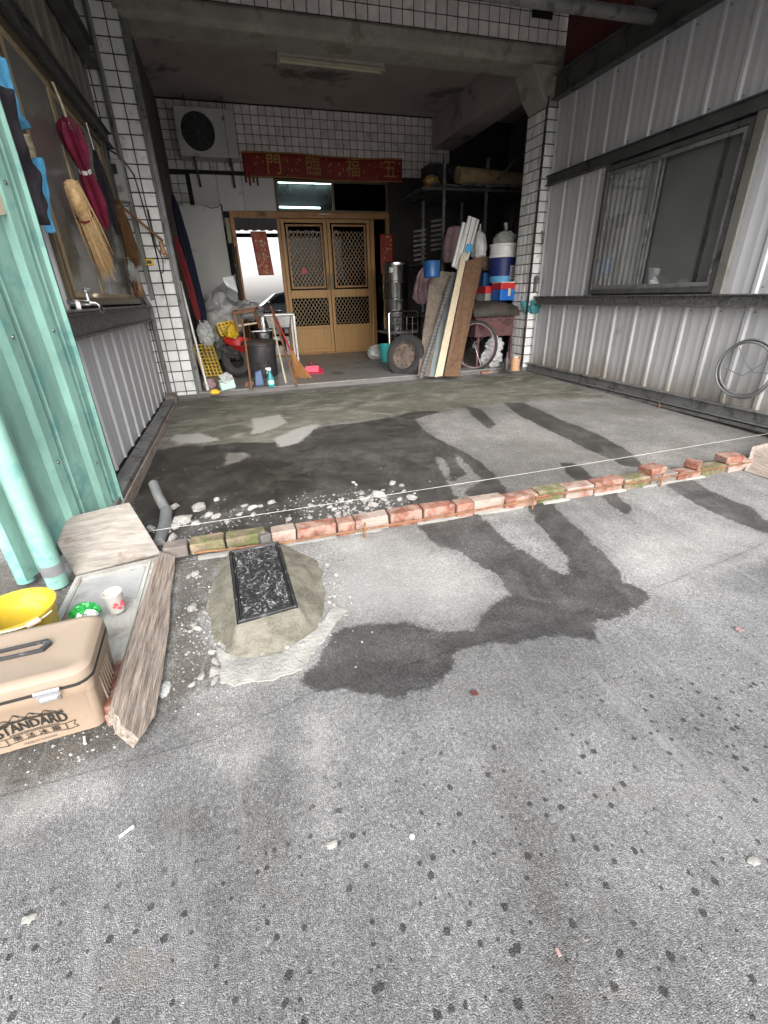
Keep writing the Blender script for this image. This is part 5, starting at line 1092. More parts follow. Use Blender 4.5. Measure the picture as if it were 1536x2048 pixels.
# brooms
def hand_broom(p0, p1, w0, w1, m, nm, label, n=120, seed=0, bind=None, head=.25):
    t = thing('hand_broom', label, 'broom', tuple(p1)); p0, p1 = Vector(p0), Vector(p1); a, c = frame(p1-p0, (1, 0, 0)); d = p1-p0; random.seed(seed); b = MB()
    for k in range(n):
        u = random.uniform(-1, 1); q = random.gauss(0, .4); e = random.uniform(.86, 1.04)
        P = [p0+a*u*w0*.6+c*q*w0*.5, p0+d*head+a*u*w0+c*q*w0*.7, p0+d*.6*e+a*u*(w0+w1)*.55+c*q*w0*.8, p0+d*e+a*u*w1+c*q*w0*.9+Vector((0, 0, random.uniform(-.02, .02)))]
        b.tube(P, [.0045, .0045, .0035, .0015], 4)
    b.build('bristles', m, t, 60)['kind'] = 'stuff'
    hb = MB(); K = 10; nn = 14
    for j in range(K+1):
        s = j/K; p = p0+d*head*1.05*s; r = w0*(.72+.55*math.sin(s*2.6)); 
        for i in range(nn): th = 2*math.pi*i/nn; hb.v.append(tuple(p+a*math.cos(th)*r+c*math.sin(th)*r*.6))
    hb.f = [(j*nn+i, j*nn+(i+1) % nn, (j+1)*nn+(i+1) % nn, (j+1)*nn+i) for j in range(K) for i in range(nn)]+[tuple(range(nn)), tuple(range((K+1)*nn-1, K*nn-1, -1))]; hb.m = [0]*len(hb.f)
    hb.build('head', m, t, 60)
    if bind: MB().tube([p0+d*head+a*math.cos(k*.39)*w0*1.12+c*math.sin(k*.39)*w0*.72 for k in range(16)], .006, 6, True).build('binding', bind, t, 60)
    return t
hand_broom((-0.800,3.695,1.734), (-0.800,4.096,1.298), .062, .10, 'straw', 'hand_broom', 'pale straw hand broom hanging under the maroon umbrella', n=260, seed=1, bind='red_cloth', head=.32)
hand_broom((-0.856,5.500,1.941), (-0.804,5.500,1.412), .05, .085, 'straw_dark', 'hand_broom', 'dark brown straw broom hanging beside the tiled pillar', n=220, seed=2, head=.15)
one(MB().cyl((-0.922,5.850,1.987), (-0.571,5.950,1.658), .013, n=10), 'wooden_stick', 'wood_brown', 'brown stick slanting across the left tiled pillar', 'stick', smooth=40)
# tap, file, hanging bits on the shelf
tp_ = thing('tap', 'chrome tap on the steel shelf of the left wall', 'tap', (-0.780,3.337,1.089)); c0 = Vector((-0.800,3.341,1.087))
MB().cyl((-0.860,3.183,1.095), (-0.800,3.316,1.084), .016, n=14).cyl(c0, c0+Vector((0, 0, .05)), .014, n=12).lathe([(.012, 0), (.02, .01), (.02, .02), (.006, .026)], c0+Vector((0, 0, .05)), 14).build('valve', 'stainless', tp_, 40)
MB().tube([c0, (-0.770,3.348,1.086), (-0.750,3.358,1.069), (-0.740,3.315,1.031)], [.014, .014, .012, .011], 12).build('spout', 'chrome', tp_, 50)
MB().cyl(c0+Vector((0, -.04, .075)), c0+Vector((.01, .05, .075)), .006, n=8).build('lever', 'chrome', tp_, 40)
MB().lathe([(.02,0),(.024,.0),(.024,.02),(.018,.02)], (-0.830,3.178,1.074), 14, (1,.4,0)).build('flange', 'white_plastic', tp_, 40)
b = MB().lathe([(.006, 0), (.013, .01), (.015, .06), (.012, .10), (.005, .105)], (-0.800,3.502,1.126), 12, (0, 1, .02)); one(b, 'tool_handle', 'wood_pale', 'pale wooden tool handle lying on the shelf behind the tap', 'tool', smooth=50)
one(MB().tube([(-0.880,5.686,1.468), (-0.860,5.454,1.281), (-0.850,5.247,1.147), (-0.840,5.394,1.214), (-0.860,5.664,1.423)], .012, 7), 'rope_loop', 'rebar', 'brown cord loop hanging between shelf and pillar pipe', 'cord', smooth=60)
bgp = thing('hanging_bag', 'clear plastic bag hanging by the shelf end next to the pillar', 'bag', (-0.860,5.371,1.279))
MB().blob((-0.860,5.500,1.348), (.04, .10, .12), .4, 2.5, 6).build('film', 'bag_clear', bgp, 60); MB().blob((-0.860,5.617,1.242), (.03, .06, .10), .4, 3, 2).build('contents', 'terracotta', bgp, 60)
b = MB(); b.slab((-0.890,3.032,1.189), (-0.890,3.156,1.180), (-0.890,3.084,1.111), (-0.890,3.013,1.111), .006); one(b, 'rusty_plate', 'rebar', 'small rusty plate at the edge of the mint sheet by the shelf', 'plate')
# coiled hose on the right wall
hc = thing('coiled_cable', 'coil of grey cable hanging on the right metal wall', 'cable', (4.05, 2.95, .2)); random.seed(9); cy, cz = Vector((4.050,2.842,0.431))[1:]
for k in range(5):
    ra, rb_ = .235+random.uniform(-.014, .012), .225+random.uniform(-.014, .012); ox, oy = random.uniform(-.012, .012), random.uniform(-.01, .008)
    MB().tube([(4.05+.008*k-.02+.006*math.sin(3*t), cy+oy+ra*math.cos(t), cz+ox+rb_*math.sin(t)) for t in [6.2832*i/48 for i in range(48)]], .009, 8, True).build('loop', 'hose_grey', hc, 60)
MB().tube([(4.06, cy+.12, cz+.16), (4.06, cy+.02, cz+.04), (4.06, cy-.06, cz-.02), (4.05, cy-.2, cz-.01)], .003, 6).tube([(4.06, cy+.18, cz-.02), (4.06, cy+.02, cz-.06), (4.05, cy-.12, cz+.06)], .003, 6).tube([(4.06, cy+.1, cz-.2), (4.06, cy+.11, cz-.34), (4.05, cy+.16, cz-.36)], .004, 6).build('loose_wire', 'hose_grey', hc, 60)

# ------------------------------------------------------------------ porch clutter, left
f0 = PF
cab = thing('white_cabinet', 'tall plain white cabinet standing against the back of the porch', 'cabinet', (-.2, 9.0, PF))
MB().bx(-.57, .10, 8.98, 9.42, PF+.06, 2.44).build('body', 'board_white', cab, bevel=.01); MB().bx(-.55, .08, 8.962, 8.979, PF+.1, 2.42).build('door', 'board_white', cab, bevel=.006)
MB().bx(-.5, .02, 9.0, 9.4, PF, PF+.06).build('plinth', 'black', cab); MB().bx(.10, .125, 8.99, 9.4, 2.2, 2.46).build('side_strip', 'black_plastic', cab)
MB().tube([(-.15, 8.97, 2.44), (-.05, 8.96, 2.40), (.05, 8.96, 2.41), (.10, 8.97, 2.45)], .006, 6).build('cable', 'black_plastic', cab, 60)
gb = thing('meter_panel', 'narrow grey-green panel with black pipes beside the white cabinet', 'panel', (.18, 9.2, 1.2))
MB().bx(.135, .21, 9.28, 9.36, 1.95, 2.32).build('panel', 'khaki', gb, bevel=.01); MB().cyl((.2, 9.25, PF), (.19, 9.25, 1.95), .02).cyl((.25, 9.25, PF), (.24, 9.25, 1.9), .012).build('pipes', 'black_plastic', gb, 40)
# parasols in their covers against the pillar
def sleeve(p0, p1, r, m, label, seed): 
    t = thing('folded_parasol', label, 'parasol', tuple(p0)); furl(p0, p1, [(0, r*.7), (.1, r), (.6, r*1.15), (.9, r*.8), (1, r*.3)], m, 'fabric', t, n=40, seed=seed, fold=.22)
    p0, p1 = Vector(p0), Vector(p1); MB().cyl(p0-(p1-p0).normalized()*.10, p0, .012, n=8).build('ferrule', 'chrome', t, 40)
sleeve((-0.353,6.750,0.853), (-0.454,6.950,2.229), .045, 'navy_cloth', 'navy blue folded parasol standing inside the left pillar', 3)
sleeve((-0.402,6.550,0.862), (-0.493,6.650,1.787), .032, 'red_cloth', 'red folded parasol standing beside the navy one', 5)
one(MB().cyl((-0.433,6.202,0.060), (-0.513,6.320,1.293), .014, n=10).cyl((-0.433,6.202,0.060), Vector((-0.433,6.202,0.060))+Vector((-.004, .003, .05)), .02, n=10), 'mop_pole', 'white_plastic', 'white pole leaning by the foot of the left pillar', 'pole', smooth=40)
# yellow crate on end
yc = thing('yellow_crate', 'yellow plastic crate with round holes standing on end', 'crate', (-0.415,7.403,0.060))
A = Vector((-0.533,7.394,0.070)); 
def crate(root, o, ex, ez, L_, W_, D_, m, nh=5, nv=9):
    ex, ez = Vector(ex).normalized(), Vector(ez).normalized(); ey = ez.cross(ex); P = lambda a, b_, c: Vector(o)+ex*a+ey*b_+ez*c
    q = MB(); t = .006; cw, ch = W_/nh, L_/nv
    for i in range(nh+1): q.beam(P(i*cw, 0, 0), P(i*cw, 0, L_), cw*.42, t, ey)
    for j in range(nv+1): q.beam(P(0, .001, j*ch), P(W_, .001, j*ch), ch*.42, t*1.2, ey)
    q.build('perforated_base', m, root)
    q = MB(); 
    for a0, a1, c0, c1 in ((0, .01, 0, L_), (W_-.01, W_, 0, L_), (0, W_, 0, .01), (0, W_, L_-.01, L_)):
        v = [P(a0, 0, c0), P(a1, 0, c0), P(a1, 0, c1), P(a0, 0, c1)]; q.prism(v, ey*D_)
    q.build('side', m, root, bevel=.002)
crate(yc, A, (1, .1, -.02), (-.16, .05, 1), .44, .26, .26, 'yellow_plastic')
y2 = thing('yellow_crate', 'yellow plastic crate lying high in the pile behind the red basin', 'crate', (-0.091,7.300,0.690)); crate(y2, (-0.177,7.200,0.621), (1, .3, .2), (-.3, .2, 1), .16, .22, .2, 'yellow_plastic', 4, 4)
tb = thing('plastic_bag', 'large pale plastic-wrapped bundle heaped in front of the white cabinet', 'bag', (-0.342,9.430,0.060)); MB().blob((-0.176,7.600,0.815), (.30, .25, .34), .35, 2.2, 4, 28, 18).build('film', 'bag_grey', tb, 60)
MB().blob((0.206,7.900,0.917), (.24, .2, .13), .4, 2.4, 8, 24, 14).build('film', 'bag_grey', tb, 60)
one(MB().blob(Vector((-0.347,6.500,0.698)), (.10, .08, .13), .35, 2.5, 12, 24, 16), 'plastic_bag', 'bag_clear', 'clear bag draped over the yellow crate', 'bag', smooth=60)
fs = MB(); fs.slab((-0.400,7.900,1.102), (0.145,8.100,1.432), (0.132,8.000,1.002), (-0.252,7.800,0.811), .004); fs.slab((-0.053,8.000,1.378), (0.111,8.050,1.404), (0.146,8.020,1.177), (-0.014,8.000,1.269), .004); one(fs, 'metal_sheet', 'alu', 'bent shiny metal sheet behind the plastic bundle', 'sheet', smooth=30)
# basin
bs_ = thing('red_basin', 'red plastic basin tilted on the pile of the left clutter', 'basin', (0.033,7.000,0.505)); d = Vector((.15, -.25, 1))
MB().lathe([(0, 0), (.13, 0), (.19, .10), (.20, .105), (.20, .115), (.185, .112), (.125, .012), (0, .012)], (0.011,7.000,0.453), 36, d, False, False).build('bowl', 'red_plastic', bs_, 40)
# wooden stool on its side
stl = thing('wooden_stool', 'small brown wooden stool resting upside on the red basin', 'stool', (0.224,7.100,0.752)); Y0 = 7.05
b = MB()
b.beam((0.026,7.000,0.904), (0.060,6.950,0.676), .035, .035); b.beam((0.304,7.050,0.930), (0.362,7.000,0.698), .035, .035)
b.build('legs_front', 'wood_brown', stl, bevel=.003)
MB().beam((0.007,7.020,0.910), (0.320,7.070,0.941), .04, .035).build('top_rail', 'wood_brown', stl, bevel=.003)
MB().beam((0.047,7.000,0.751), (0.350,7.050,0.781), .025, .025).build('stretcher', 'wood_pale', stl, bevel=.003)
MB().beam((0.081,7.300,0.933), (0.369,7.300,0.962), .04, .035).beam((0.028,7.020,0.916), (0.081,7.300,0.933), .03, .03).beam((0.307,7.070,0.942), (0.369,7.300,0.962), .03, .03).build('back_rail', 'wood_brown', stl, bevel=.003)
# charcoal stove drum
dm = thing('metal_drum', 'dark metal drum stove with lid and air holes', 'drum', (0.275,6.750,0.060)); dc = Vector((0.307,7.022,0.060))
MB().lathe([(0, 0), (.20, 0), (.215, .02), (.225, .42), (.235, .43), (.235, .45), (.22, .45)], dc, 32, (0, 0, 1), False, True).build('body', 'charcoal_metal', dm, 40)
MB().lathe([(.245, .45), (.245, .47), (.22, .49), (.05, .51), (0, .51)], dc, 32, (0, 0, 1), True, False).build('lid', 'tarp_dark', dm, 40)
b = MB()
for k in range(4): a = -1.9+.22*k; b.lathe([(0, 0), (.014, 0), (0, .002)], dc+Vector((.2225*math.cos(a), .2225*math.sin(a), .20)), 10, (math.cos(a), math.sin(a), 0)); b.lathe([(0, 0), (.014, 0), (0, .002)], dc+Vector((.2205*math.cos(a+.1), .2205*math.sin(a+.1), .14)), 10, (math.cos(a), math.sin(a), 0))
b.build('air_holes', 'black', dm)
b = MB(); b.lathe([(.13, 0), (.15, .02), (.155, .14), (.165, .15), (.16, .16)], (0.392,7.400,0.488), 28); one(b, 'cook_pot', 'stainless', 'steel cooking pot standing above the metal drum', 'pot', smooth=40)
# sink on its stand
sk_ = thing('steel_sink', 'stainless steel sink on a metal stand beside the doors', 'sink', (0.799,9.170,0.060))
s0, s1 = Vector((0.455,8.300,0.802)), Vector((0.999,8.300,0.834)); zt = (s0.z+s1.z)/2; sx0, sx1 = s0.x, s1.x
MB().ring([(sx0, 8.2, zt), (sx1, 8.2, zt), (sx1, 8.65, zt), (sx0, 8.65, zt)], [(sx0+.05, 8.25, zt), (sx1-.05, 8.25, zt), (sx1-.05, 8.6, zt), (sx0+.05, 8.6, zt)], (0, 0, .03)).build('rim', 'stainless', sk_, bevel=.008)
MB().add([(sx0+.05, 8.25, zt), (sx1-.05, 8.25, zt), (sx1-.05, 8.6, zt), (sx0+.05, 8.6, zt), (sx0+.09, 8.28, zt-.2), (sx1-.09, 8.28, zt-.2), (sx1-.09, 8.57, zt-.2), (sx0+.09, 8.57, zt-.2)], [(0,1,5,4),(1,2,6,5),(2,3,7,6),(3,0,4,7),(4,5,6,7)]).build('bowl', 'stainless', sk_, bevel=.02)
for x, y in ((sx0+.02, 8.22), (sx1-.02, 8.22), (sx0+.02, 8.63), (sx1-.02, 8.63)): MB().bx(x-.018, x+.018, y-.018, y+.018, PF, zt).build('leg', 'stainless', sk_, bevel=.003)
# sticks and brooms leaning in front
def stick(p0, p1, r, m, label, cat='stick', nm='wooden_stick'): return one(MB().cyl(p0, p1, r, r*.9, n=9), nm, m, label, cat, smooth=40)
stick((0.093,5.980,0.060), (0.117,6.350,0.871), .015, 'wood_brown', 'brown stick leaning on the red basin, left of the drum')
stick((0.551,6.257,0.060), (0.506,6.750,0.842), .014, 'wood_pale', 'pale stick leaning in front of the steel sink')
stick((0.657,6.002,0.060), (0.513,6.750,0.989), .015, 'wood_brown', 'dark brown stick leaning beside the red broom handle')
obm = thing('floor_broom', 'orange straw broom with red handle leaning by the dustpan', 'broom', (0.807,6.520,0.060))
bt = Vector((0.716,6.750,0.408)); MB().cyl(bt, (0.551,7.000,0.922), .013, n=9).build('handle', 'red_plastic', obm, 40)
b = MB(); random.seed(6); e0, e1 = Vector((0.715,6.615,0.060)), Vector((0.930,6.456,0.060))
for k in range(130): u = random.random(); b.tube([bt+Vector((random.gauss(0, .01), random.gauss(0, .01), 0)), lerp(bt, lerp(e0, e1, u), .5)+Vector((0, random.gauss(0, .02), 0)), lerp(e0, e1, u)+Vector((0, random.gauss(0, .03), abs(random.gauss(0, .012))))], [.004, .004, .002], 4)
b.build('bristles', 'broom_orange', obm, 60)['kind'] = 'stuff'
dp = thing('dustpan', 'pink plastic dustpan on the floor behind the orange broom', 'dustpan', (1.022,6.847,0.060)); dq = Vector((1.028,6.881,0.062))
MB().add([dq+Vector(p) for p in ((-.13, -.05, 0), (.13, -.05, 0), (.10, .14, .0), (-.10, .14, .0), (-.13, -.02, .05), (.13, -.02, .05), (.10, .15, .09), (-.10, .15, .09))], [(0,1,2,3),(0,3,7,4),(1,5,6,2),(2,6,7,3)]).build('pan', 'pink_plastic', dp, solid=.006)
MB().cyl(dq+Vector((0, .15, .06)), dq+Vector((.02, .30, .12)), .014, n=10).build('grip', 'pink_plastic', dp, 40)
# spray bottle
sp = thing('spray_bottle', 'teal spray bottle with white trigger by the porch edge', 'bottle', (0.350,6.117,0.060)); sc_ = Vector((0.347,6.079,0.060))
MB().lathe([(0, 0), (.04, 0), (.042, .01), (.042, .09), (.036, .12), (.018, .17), (.014, .19), (.014, .20)], sc_, 22, (0, 0, 1), False).build('body', 'teal_plastic', sp, 40)
MB().bx(sc_.x-.045, sc_.x+.02, sc_.y-.012, sc_.y+.012, sc_.z+.21, sc_.z+.235).bx(sc_.x-.015, sc_.x+.015, sc_.y-.013, sc_.y+.013, sc_.z+.195, sc_.z+.212).beam(sc_+Vector((-.025, 0, .21)), sc_+Vector((-.035, 0, .16)), .012, .008).build('trigger', 'white_plastic', sp, bevel=.003)
MB().lathe([(.0425, .03), (.0432, .03), (.0432, .085), (.0425, .085)], sc_, 22, (0, 0, 1), False, False).build('label', 'mint_label', sp, 40)
bj = Vector((0.217,6.222,0.060)); one(MB().add([bj+Vector(p) for p in ((-.07, -.02, 0), (.05, -.03, 0), (.06, .05, 0), (-.06, .06, 0), (-.05, .0, .17), (.035, -.01, .20), (.035, .025, .20), (-.045, .03, .17))], [(0,3,2,1),(4,5,6,7),(0,1,5,4),(1,2,6,5),(2,3,7,6),(3,0,4,7)]), 'blue_bag', 'blue_grey', 'slate blue packet standing left of the spray bottle', 'packet', bevel=.02, smooth=60)
cb = thing('clear_bag', 'clear plastic bag with a mint green label on the porch edge', 'bag', (-0.196,6.159,0.060)); MB().blob((-0.184,6.103,0.130), (.09, .05, .13), .5, 2, 9, 22, 14, PF+.002).build('film', 'bag_clear', cb, 60)
MB().slab((-0.260,6.030,0.069), (-0.087,6.030,0.097), (-0.103,6.060,0.179), (-0.268,6.060,0.156), .003).build('label', 'mint_label', cb)
one(MB().blob((-0.335,5.868,0.085), (.055, .035, .03), .3, 2.5, 7, 16, 10, PF+.001), 'yellow_packet', 'yellow_plastic', 'small yellow packet at the foot of the white pole', 'packet', smooth=60)
one(MB().blob((-0.405,6.325,0.100), (.07, .05, .07), .4, 2.5, 13, 16, 10, PF+.001), 'brown_bag', 'bag_pink', 'dull brownish bag under the yellow crate', 'bag', smooth=60)
bt_ = thing('scooter_tyre', 'black tyre leaning in the shade between crate and drum', 'tyre', (-0.093,7.233,0.060)); tcn = Vector((-0.042,6.900,0.307))
MB().lathe([(.10, -.045), (.17, -.05), (.195, -.03), (.20, 0), (.195, .03), (.17, .05), (.10, .045), (.10, -.045)], tcn, 32, (.4, -1, .25), False, False).build('tyre', 'rubber', bt_, 40)
one(MB().blob((-0.089,6.900,0.422), (.12, .09, .09), .4, 2.2, 3, 18, 12), 'black_bag', 'rubber', 'black bag lying on the scooter tyre', 'bag', smooth=60)
loose_brick((0.074,6.294,0.060), .12, .08, .05, .2, 'brick_red', 'red brick under the leaning brown stick on the porch edge')

yb = thing('yellow_bag', 'orange-yellow plastic bag bunched on top of the red basin', 'bag', (-0.050,7.100,0.647)); furl((-0.059,7.050,0.598), (0.001,7.100,0.794), [(0, .05), (.3, .085), (.7, .06), (1, .02)], 'yellow_plastic', 'film', yb, n=40, seed=8, fold=.16)
# ------------------------------------------------------------------ porch clutter, right
tk = thing('steel_steamer', 'tall polished steel steamer of stacked tiers right of the doors', 'steamer', (3.311,9.580,0.060)); a0 = Vector((2.530,8.000,1.446)); a1 = Vector((2.977,8.000,1.439)); rr = (a1.x-a0.x)/2*.98; tx = (a0.x+a1.x)/2; zt = Vector((2.757,8.000,1.537)).z
zb_ = Vector((2.769,8.000,0.517)).z; tiers = 4
for k in range(tiers):
    z0 = zb_+(zt-zb_)*k/tiers; z1 = zb_+(zt-zb_)*(k+1)/tiers-.012
    MB().lathe([(0, z0), (rr*.985, z0), (rr, z0+.01), (rr, z1-.02), (rr*1.02, z1-.012), (rr*1.02, z1), (rr*.97, z1+.012)], (tx, 8.15, 0), 36, (0, 0, 1), False).build('tier', 'stainless', tk, 35)
MB().lathe([(rr*1.03, zt-.01), (rr*1.03, zt+.012), (rr*.9, zt+.03), (.03, zt+.045), (0, zt+.05)], (tx, 8.15, 0), 36, (0, 0, 1), True, False).build('lid', 'stainless', tk, 35)
MB().bx(tx-rr*.75, tx-rr*.5, 8.15-rr*.95, 8.15-rr*.7, zt-.13, zt-.06).build('label', 'white_plastic', tk)
wc = thing('wire_trolley', 'chrome wire hand trolley under the steel steamer', 'trolley', (2.648,7.672,0.060)); X0, X1 = Vector((2.475,7.700,0.701)).x, Vector((2.989,7.700,0.680)).x; ZA, ZB = Vector((2.669,7.700,0.830)).z, Vector((2.660,7.700,0.220)).z
b = MB()
for x in (X0, X1):
    b.tube([(x, 7.7, .12), (x, 7.7, ZA-.04), (x+(.04 if x == X0 else -.04), 7.7, ZA)], .011, 8)
b.cyl((X0+.04, 7.7, ZA), (X1-.04, 7.7, ZA), .011, n=8)
for k in range(5): z = ZA-.10-(ZA-ZB)*k/6; b.cyl((X0, 7.7, z), (X1, 7.7, z), .007, n=6)
for k in range(1, 5): x = X0+(X1-X0)*k/5; b.cyl((x, 7.69, ZA-.1), (x, 7.69, ZA-.45), .005, n=6)
b.build('frame', 'chrome', wc, 40); MB().bx(X0, X1, 7.72, 8.4, zb_-.04, zb_-.01).build('platform', 'steel_grey', wc); MB().cyl((X0, 7.75, PF+.05), (X0+.04, 7.75, PF+.05), .05, n=18).cyl((X1-.04, 7.75, PF+.05), (X1, 7.75, PF+.05), .05, n=18).build('wheels', 'rubber', wc, 40)
ty = thing('spare_wheel', 'dusty car tyre with rusty rim leaning on the porch floor', 'wheel', (2.199,6.121,0.060)); tcn = Vector((2.283,6.350,0.284)); ax = Vector((-.72, -.62, .28))
MB().lathe([(.185, -.07), (.22, -.085), (.275, -.075), (.29, -.05), (.295, 0), (.29, .05), (.275, .075), (.22, .085), (.185, .07), (.185, -.07)], tcn, 40, ax, False, False).build('tyre', 'rubber', ty, 35)
MB().lathe([(.19, .055), (.175, .06), (.165, .02), (.10, .015), (.06, .03), (0, .03)], tcn, 36, ax, False, False).build('rim', 'rim_dusty', ty, 35)
b = MB(); a_, c_ = frame(ax)
for k in range(10): t = k*.628; b.lathe([(0, .0185), (.012, .0185), (0, .021)], tcn+a_*.132*math.cos(t)+c_*.132*math.sin(t), 8, ax)
b.build('rim_holes', 'black', ty)
def board(pts, t, m, nm, label): b = MB(); b.slab(*pts, t); return one(b, nm, m, label, 'board', bevel=.003)
board([(2.311,5.967,0.060), (2.512,5.861,0.060), (3.153,6.750,1.342), (2.816,6.750,1.378)], .02, 'wood_board_dull', 'leaning_board', 'wide dull grey-brown board leaning left of the steel angle')
board([(2.435,5.855,0.060), (2.584,5.823,0.060), (3.148,6.680,1.242), (3.045,6.680,1.245)], .015, 'strip_grey', 'leaning_board', 'narrow blue-grey board strip leaning beside the steel angle')
ga = thing('slotted_angle', 'galvanised slotted steel angle leaning with the boards', 'steel angle', (2.309,5.830,0.060)); g0, g1 = Vector((2.309,5.830,0.060)), Vector((3.082,6.550,1.333))
ga_a = Vector((1, 0, 0)); b = MB(); dirn = (g1-g0).normalized(); nrm = dirn.cross(ga_a).normalized()
b.beam(g0, g1, .05, .004, nrm); b.beam(g0+ga_a*.025-nrm*.02, g1+ga_a*.025-nrm*.02, .004, .04, nrm); b.build('angle', 'steel_grey', ga)
b = MB(); L_ = (g1-g0).length
for k in range(int(L_/.055)): p = g0+dirn*(.03+.055*k)+nrm*.0028*(-1); [b.beam(p-dirn*.013+ga_a*sx, p+dirn*.013+ga_a*sx, .009, .0012, nrm) for sx in (-.012, .012)]
for k in range(int(L_/.055)): p = g0+dirn*(.03+.055*k)+nrm*.0028; [b.beam(p-dirn*.013+ga_a*sx, p+dirn*.013+ga_a*sx, .009, .0012, nrm) for sx in (-.012, .012)]
b.build('slots', 'black', ga)['kind'] = 'stuff'
board([(2.492,5.779,0.060), (2.614,5.807,0.060), (3.278,6.550,1.577), (3.194,6.550,1.578)], .02, 'wood_pale', 'leaning_board', 'long pale cream wooden strip leaning in the middle of the boards')
board([(2.632,5.798,0.060), (2.787,5.670,0.060), (3.566,6.600,1.536), (3.286,6.600,1.476)], .022, 'plywood_brown', 'leaning_board', 'wide reddish brown plywood board leaning nearest the bicycle wheel')
def profile(a, c, wd, label):
    a, c = Vector(a), Vector(c); b = MB(); b.beam(a, c, wd, .03, (0, 1, 0)); d = (c-a).normalized(); s = d.cross(Vector((0, 1, 0))).normalized()
    t = thing('foam_strip', label, 'strip', tuple(a)); b.build('strip', 'white_plastic', t, bevel=.004); MB().beam(a+Vector((0, -.0155, 0))+s*wd*.0, c+Vector((0, -.0155, 0)), wd*.1, .003, (0, 1, 0)).build('groove', 'black_plastic', t); return t
profile((3.113,6.620,1.399), (3.275,6.660,1.940), .08, 'white foam strip, shortest and leftmost of the three above the boards')
profile((3.175,6.600,1.366), (3.360,6.640,2.008), .10, 'white foam strip, tallest and middle of the three above the boards')
profile((3.284,6.630,1.491), (3.448,6.660,1.989), .085, 'white foam strip with blue tape, rightmost of the three above the boards')
one(MB().slab((3.245,6.560,1.578), (3.337,6.560,1.590), (3.354,6.560,1.680), (3.270,6.560,1.680), .004), 'blue_tape', 'pale_blue', 'blue tape patch on the rightmost white foam strip', 'tape')
# bicycle wheel
bw_ = thing('bicycle_wheel', 'old bicycle wheel leaning behind the brown plywood', 'wheel', (3.068,5.855,0.060)); wc_ = Vector((3.316,6.250,0.369)); ax = Vector((-.80, -.58, .10)); a_, c_ = frame(ax); rw_ = .33
MB().tube([wc_+(a_*math.cos(t)+c_*math.sin(t))*rw_ for t in [6.2832*k/56 for k in range(56)]], .02, 10, True).build('tyre', 'rubber', bw_, 60); MB().tube([wc_+(a_*math.cos(t)+c_*math.sin(t))*(rw_-.028) for t in [6.2832*k/56 for k in range(56)]], .012, 8, True).build('rim', 'rim_pale', bw_, 60)
b = MB(); axn = ax.normalized()
for k in range(28): t = 6.2832*k/28; b.cyl(wc_+axn*(.03 if k % 2 else -.03)+(a_*math.cos(t+.5)+c_*math.sin(t+.5))*.02, wc_+(a_*math.cos(t)+c_*math.sin(t))*(rw_-.03), .002, n=4)
b.build('spokes', 'chrome', bw_); MB().cyl(wc_-axn*.05, wc_+axn*.05, .022, n=12).build('hub', 'steel_grey', bw_, 40)
# iron roasting cart
ct = thing('iron_cart', 'maroon iron roasting cart with a dark cover by the right pillar', 'cart', (3.467,5.690,0.060)); cx0, cx1 = Vector((3.336,6.300,0.715)).x, Vector((4.162,6.300,0.681)).x-.05; cz0, cz1 = Vector((3.746,6.300,0.480)).z, Vector((3.720,6.300,0.753)).z; czt = Vector((3.702,6.300,0.951)).z
cx1 = min(cx1, 3.96)
MB().bx(cx0, cx1, 6.3, 6.8, cz0, cz1).build('fire_box', 'maroon_iron', ct, bevel=.006)
b = MB()
for k in range(4): b.lathe([(0, 0), (.016, 0), (0, .002)], (cx0+.08+(cx1-cx0-.16)*k/3, 6.2985, cz1-.05), 12, (0, -1, 0))
b.build('air_holes', 'black', ct)
b = MB(); b.grid(lambda u, v_: (cx0-.06+(cx1-cx0+.10)*u, 6.24+.62*v_, cz1+(czt-cz1)*(math.sin(math.pi*min(1, max(0, v_*1.02)))**.35)*(.75+.25*math.sin(math.pi*u))+.012*noise.noise((u*6, v_*6, 2))), 24, 16); b.build('cover', 'tarp_dark', ct, 60, solid=.01)
MB().bx(cx0-.02, cx1, 6.27, 6.82, cz1, cz1+.05).build('top_band', 'maroon_iron', ct, bevel=.004)
for x, y, sx in ((cx0+.06, 6.32, -.0), (cx1-.03, 6.30, .02), (cx0+.06, 6.78, 0), (cx1-.03, 6.78, .02)): MB().beam((x, y, cz0), (x+sx, y, PF), .035, .035).build('leg', 'maroon_iron', ct, bevel=.003)
ck = thing('blue_cooler', 'bright blue cool box with red lid standing on the iron cart', 'cool box', (3.7, 6.45, czt)); kx0, kx1 = Vector((3.761,6.400,1.028)).x, Vector((4.236,6.400,1.014)).x; kx1 = min(kx1, 3.985); kz1 = Vector((3.992,6.400,1.100)).z; kz2 = Vector((3.983,6.400,1.184)).z
MB().bx(kx0, kx1, 6.4, 6.66, czt-.0, kz1).build('body', 'blue_plastic', ck, bevel=.012); MB().bx(kx0-.006, kx1+.002, 6.392, 6.668, kz1, kz2).build('lid', 'red_plastic', ck, bevel=.008); MB().bx(kx0-.002, kx1, 6.395, 6.66, kz2, kz2+.012).build('rim', 'cream', ck, bevel=.003)
MB().bx((kx0+kx1)/2+.0, (kx0+kx1)/2+.045, 6.386, 6.394, kz1-.09, kz1+.01).build('latch', 'lamp_case', ck, bevel=.002)
rb = thing('red_cooler', 'dull red box with a clear base left of the blue cool box', 'box', (3.807,6.700,0.960)); rx0, rx1 = Vector((3.683,6.750,1.067)).x, Vector((3.955,6.750,1.059)).x
MB().bx(rx0, rx1, 6.7, 6.98, czt+.0, czt+.10).build('base', 'bag_clear', rb, bevel=.006); MB().bx(rx0-.005, rx1+.005, 6.695, 6.985, czt+.10, czt+.20).build('lid', 'red_plastic', rb, bevel=.006)
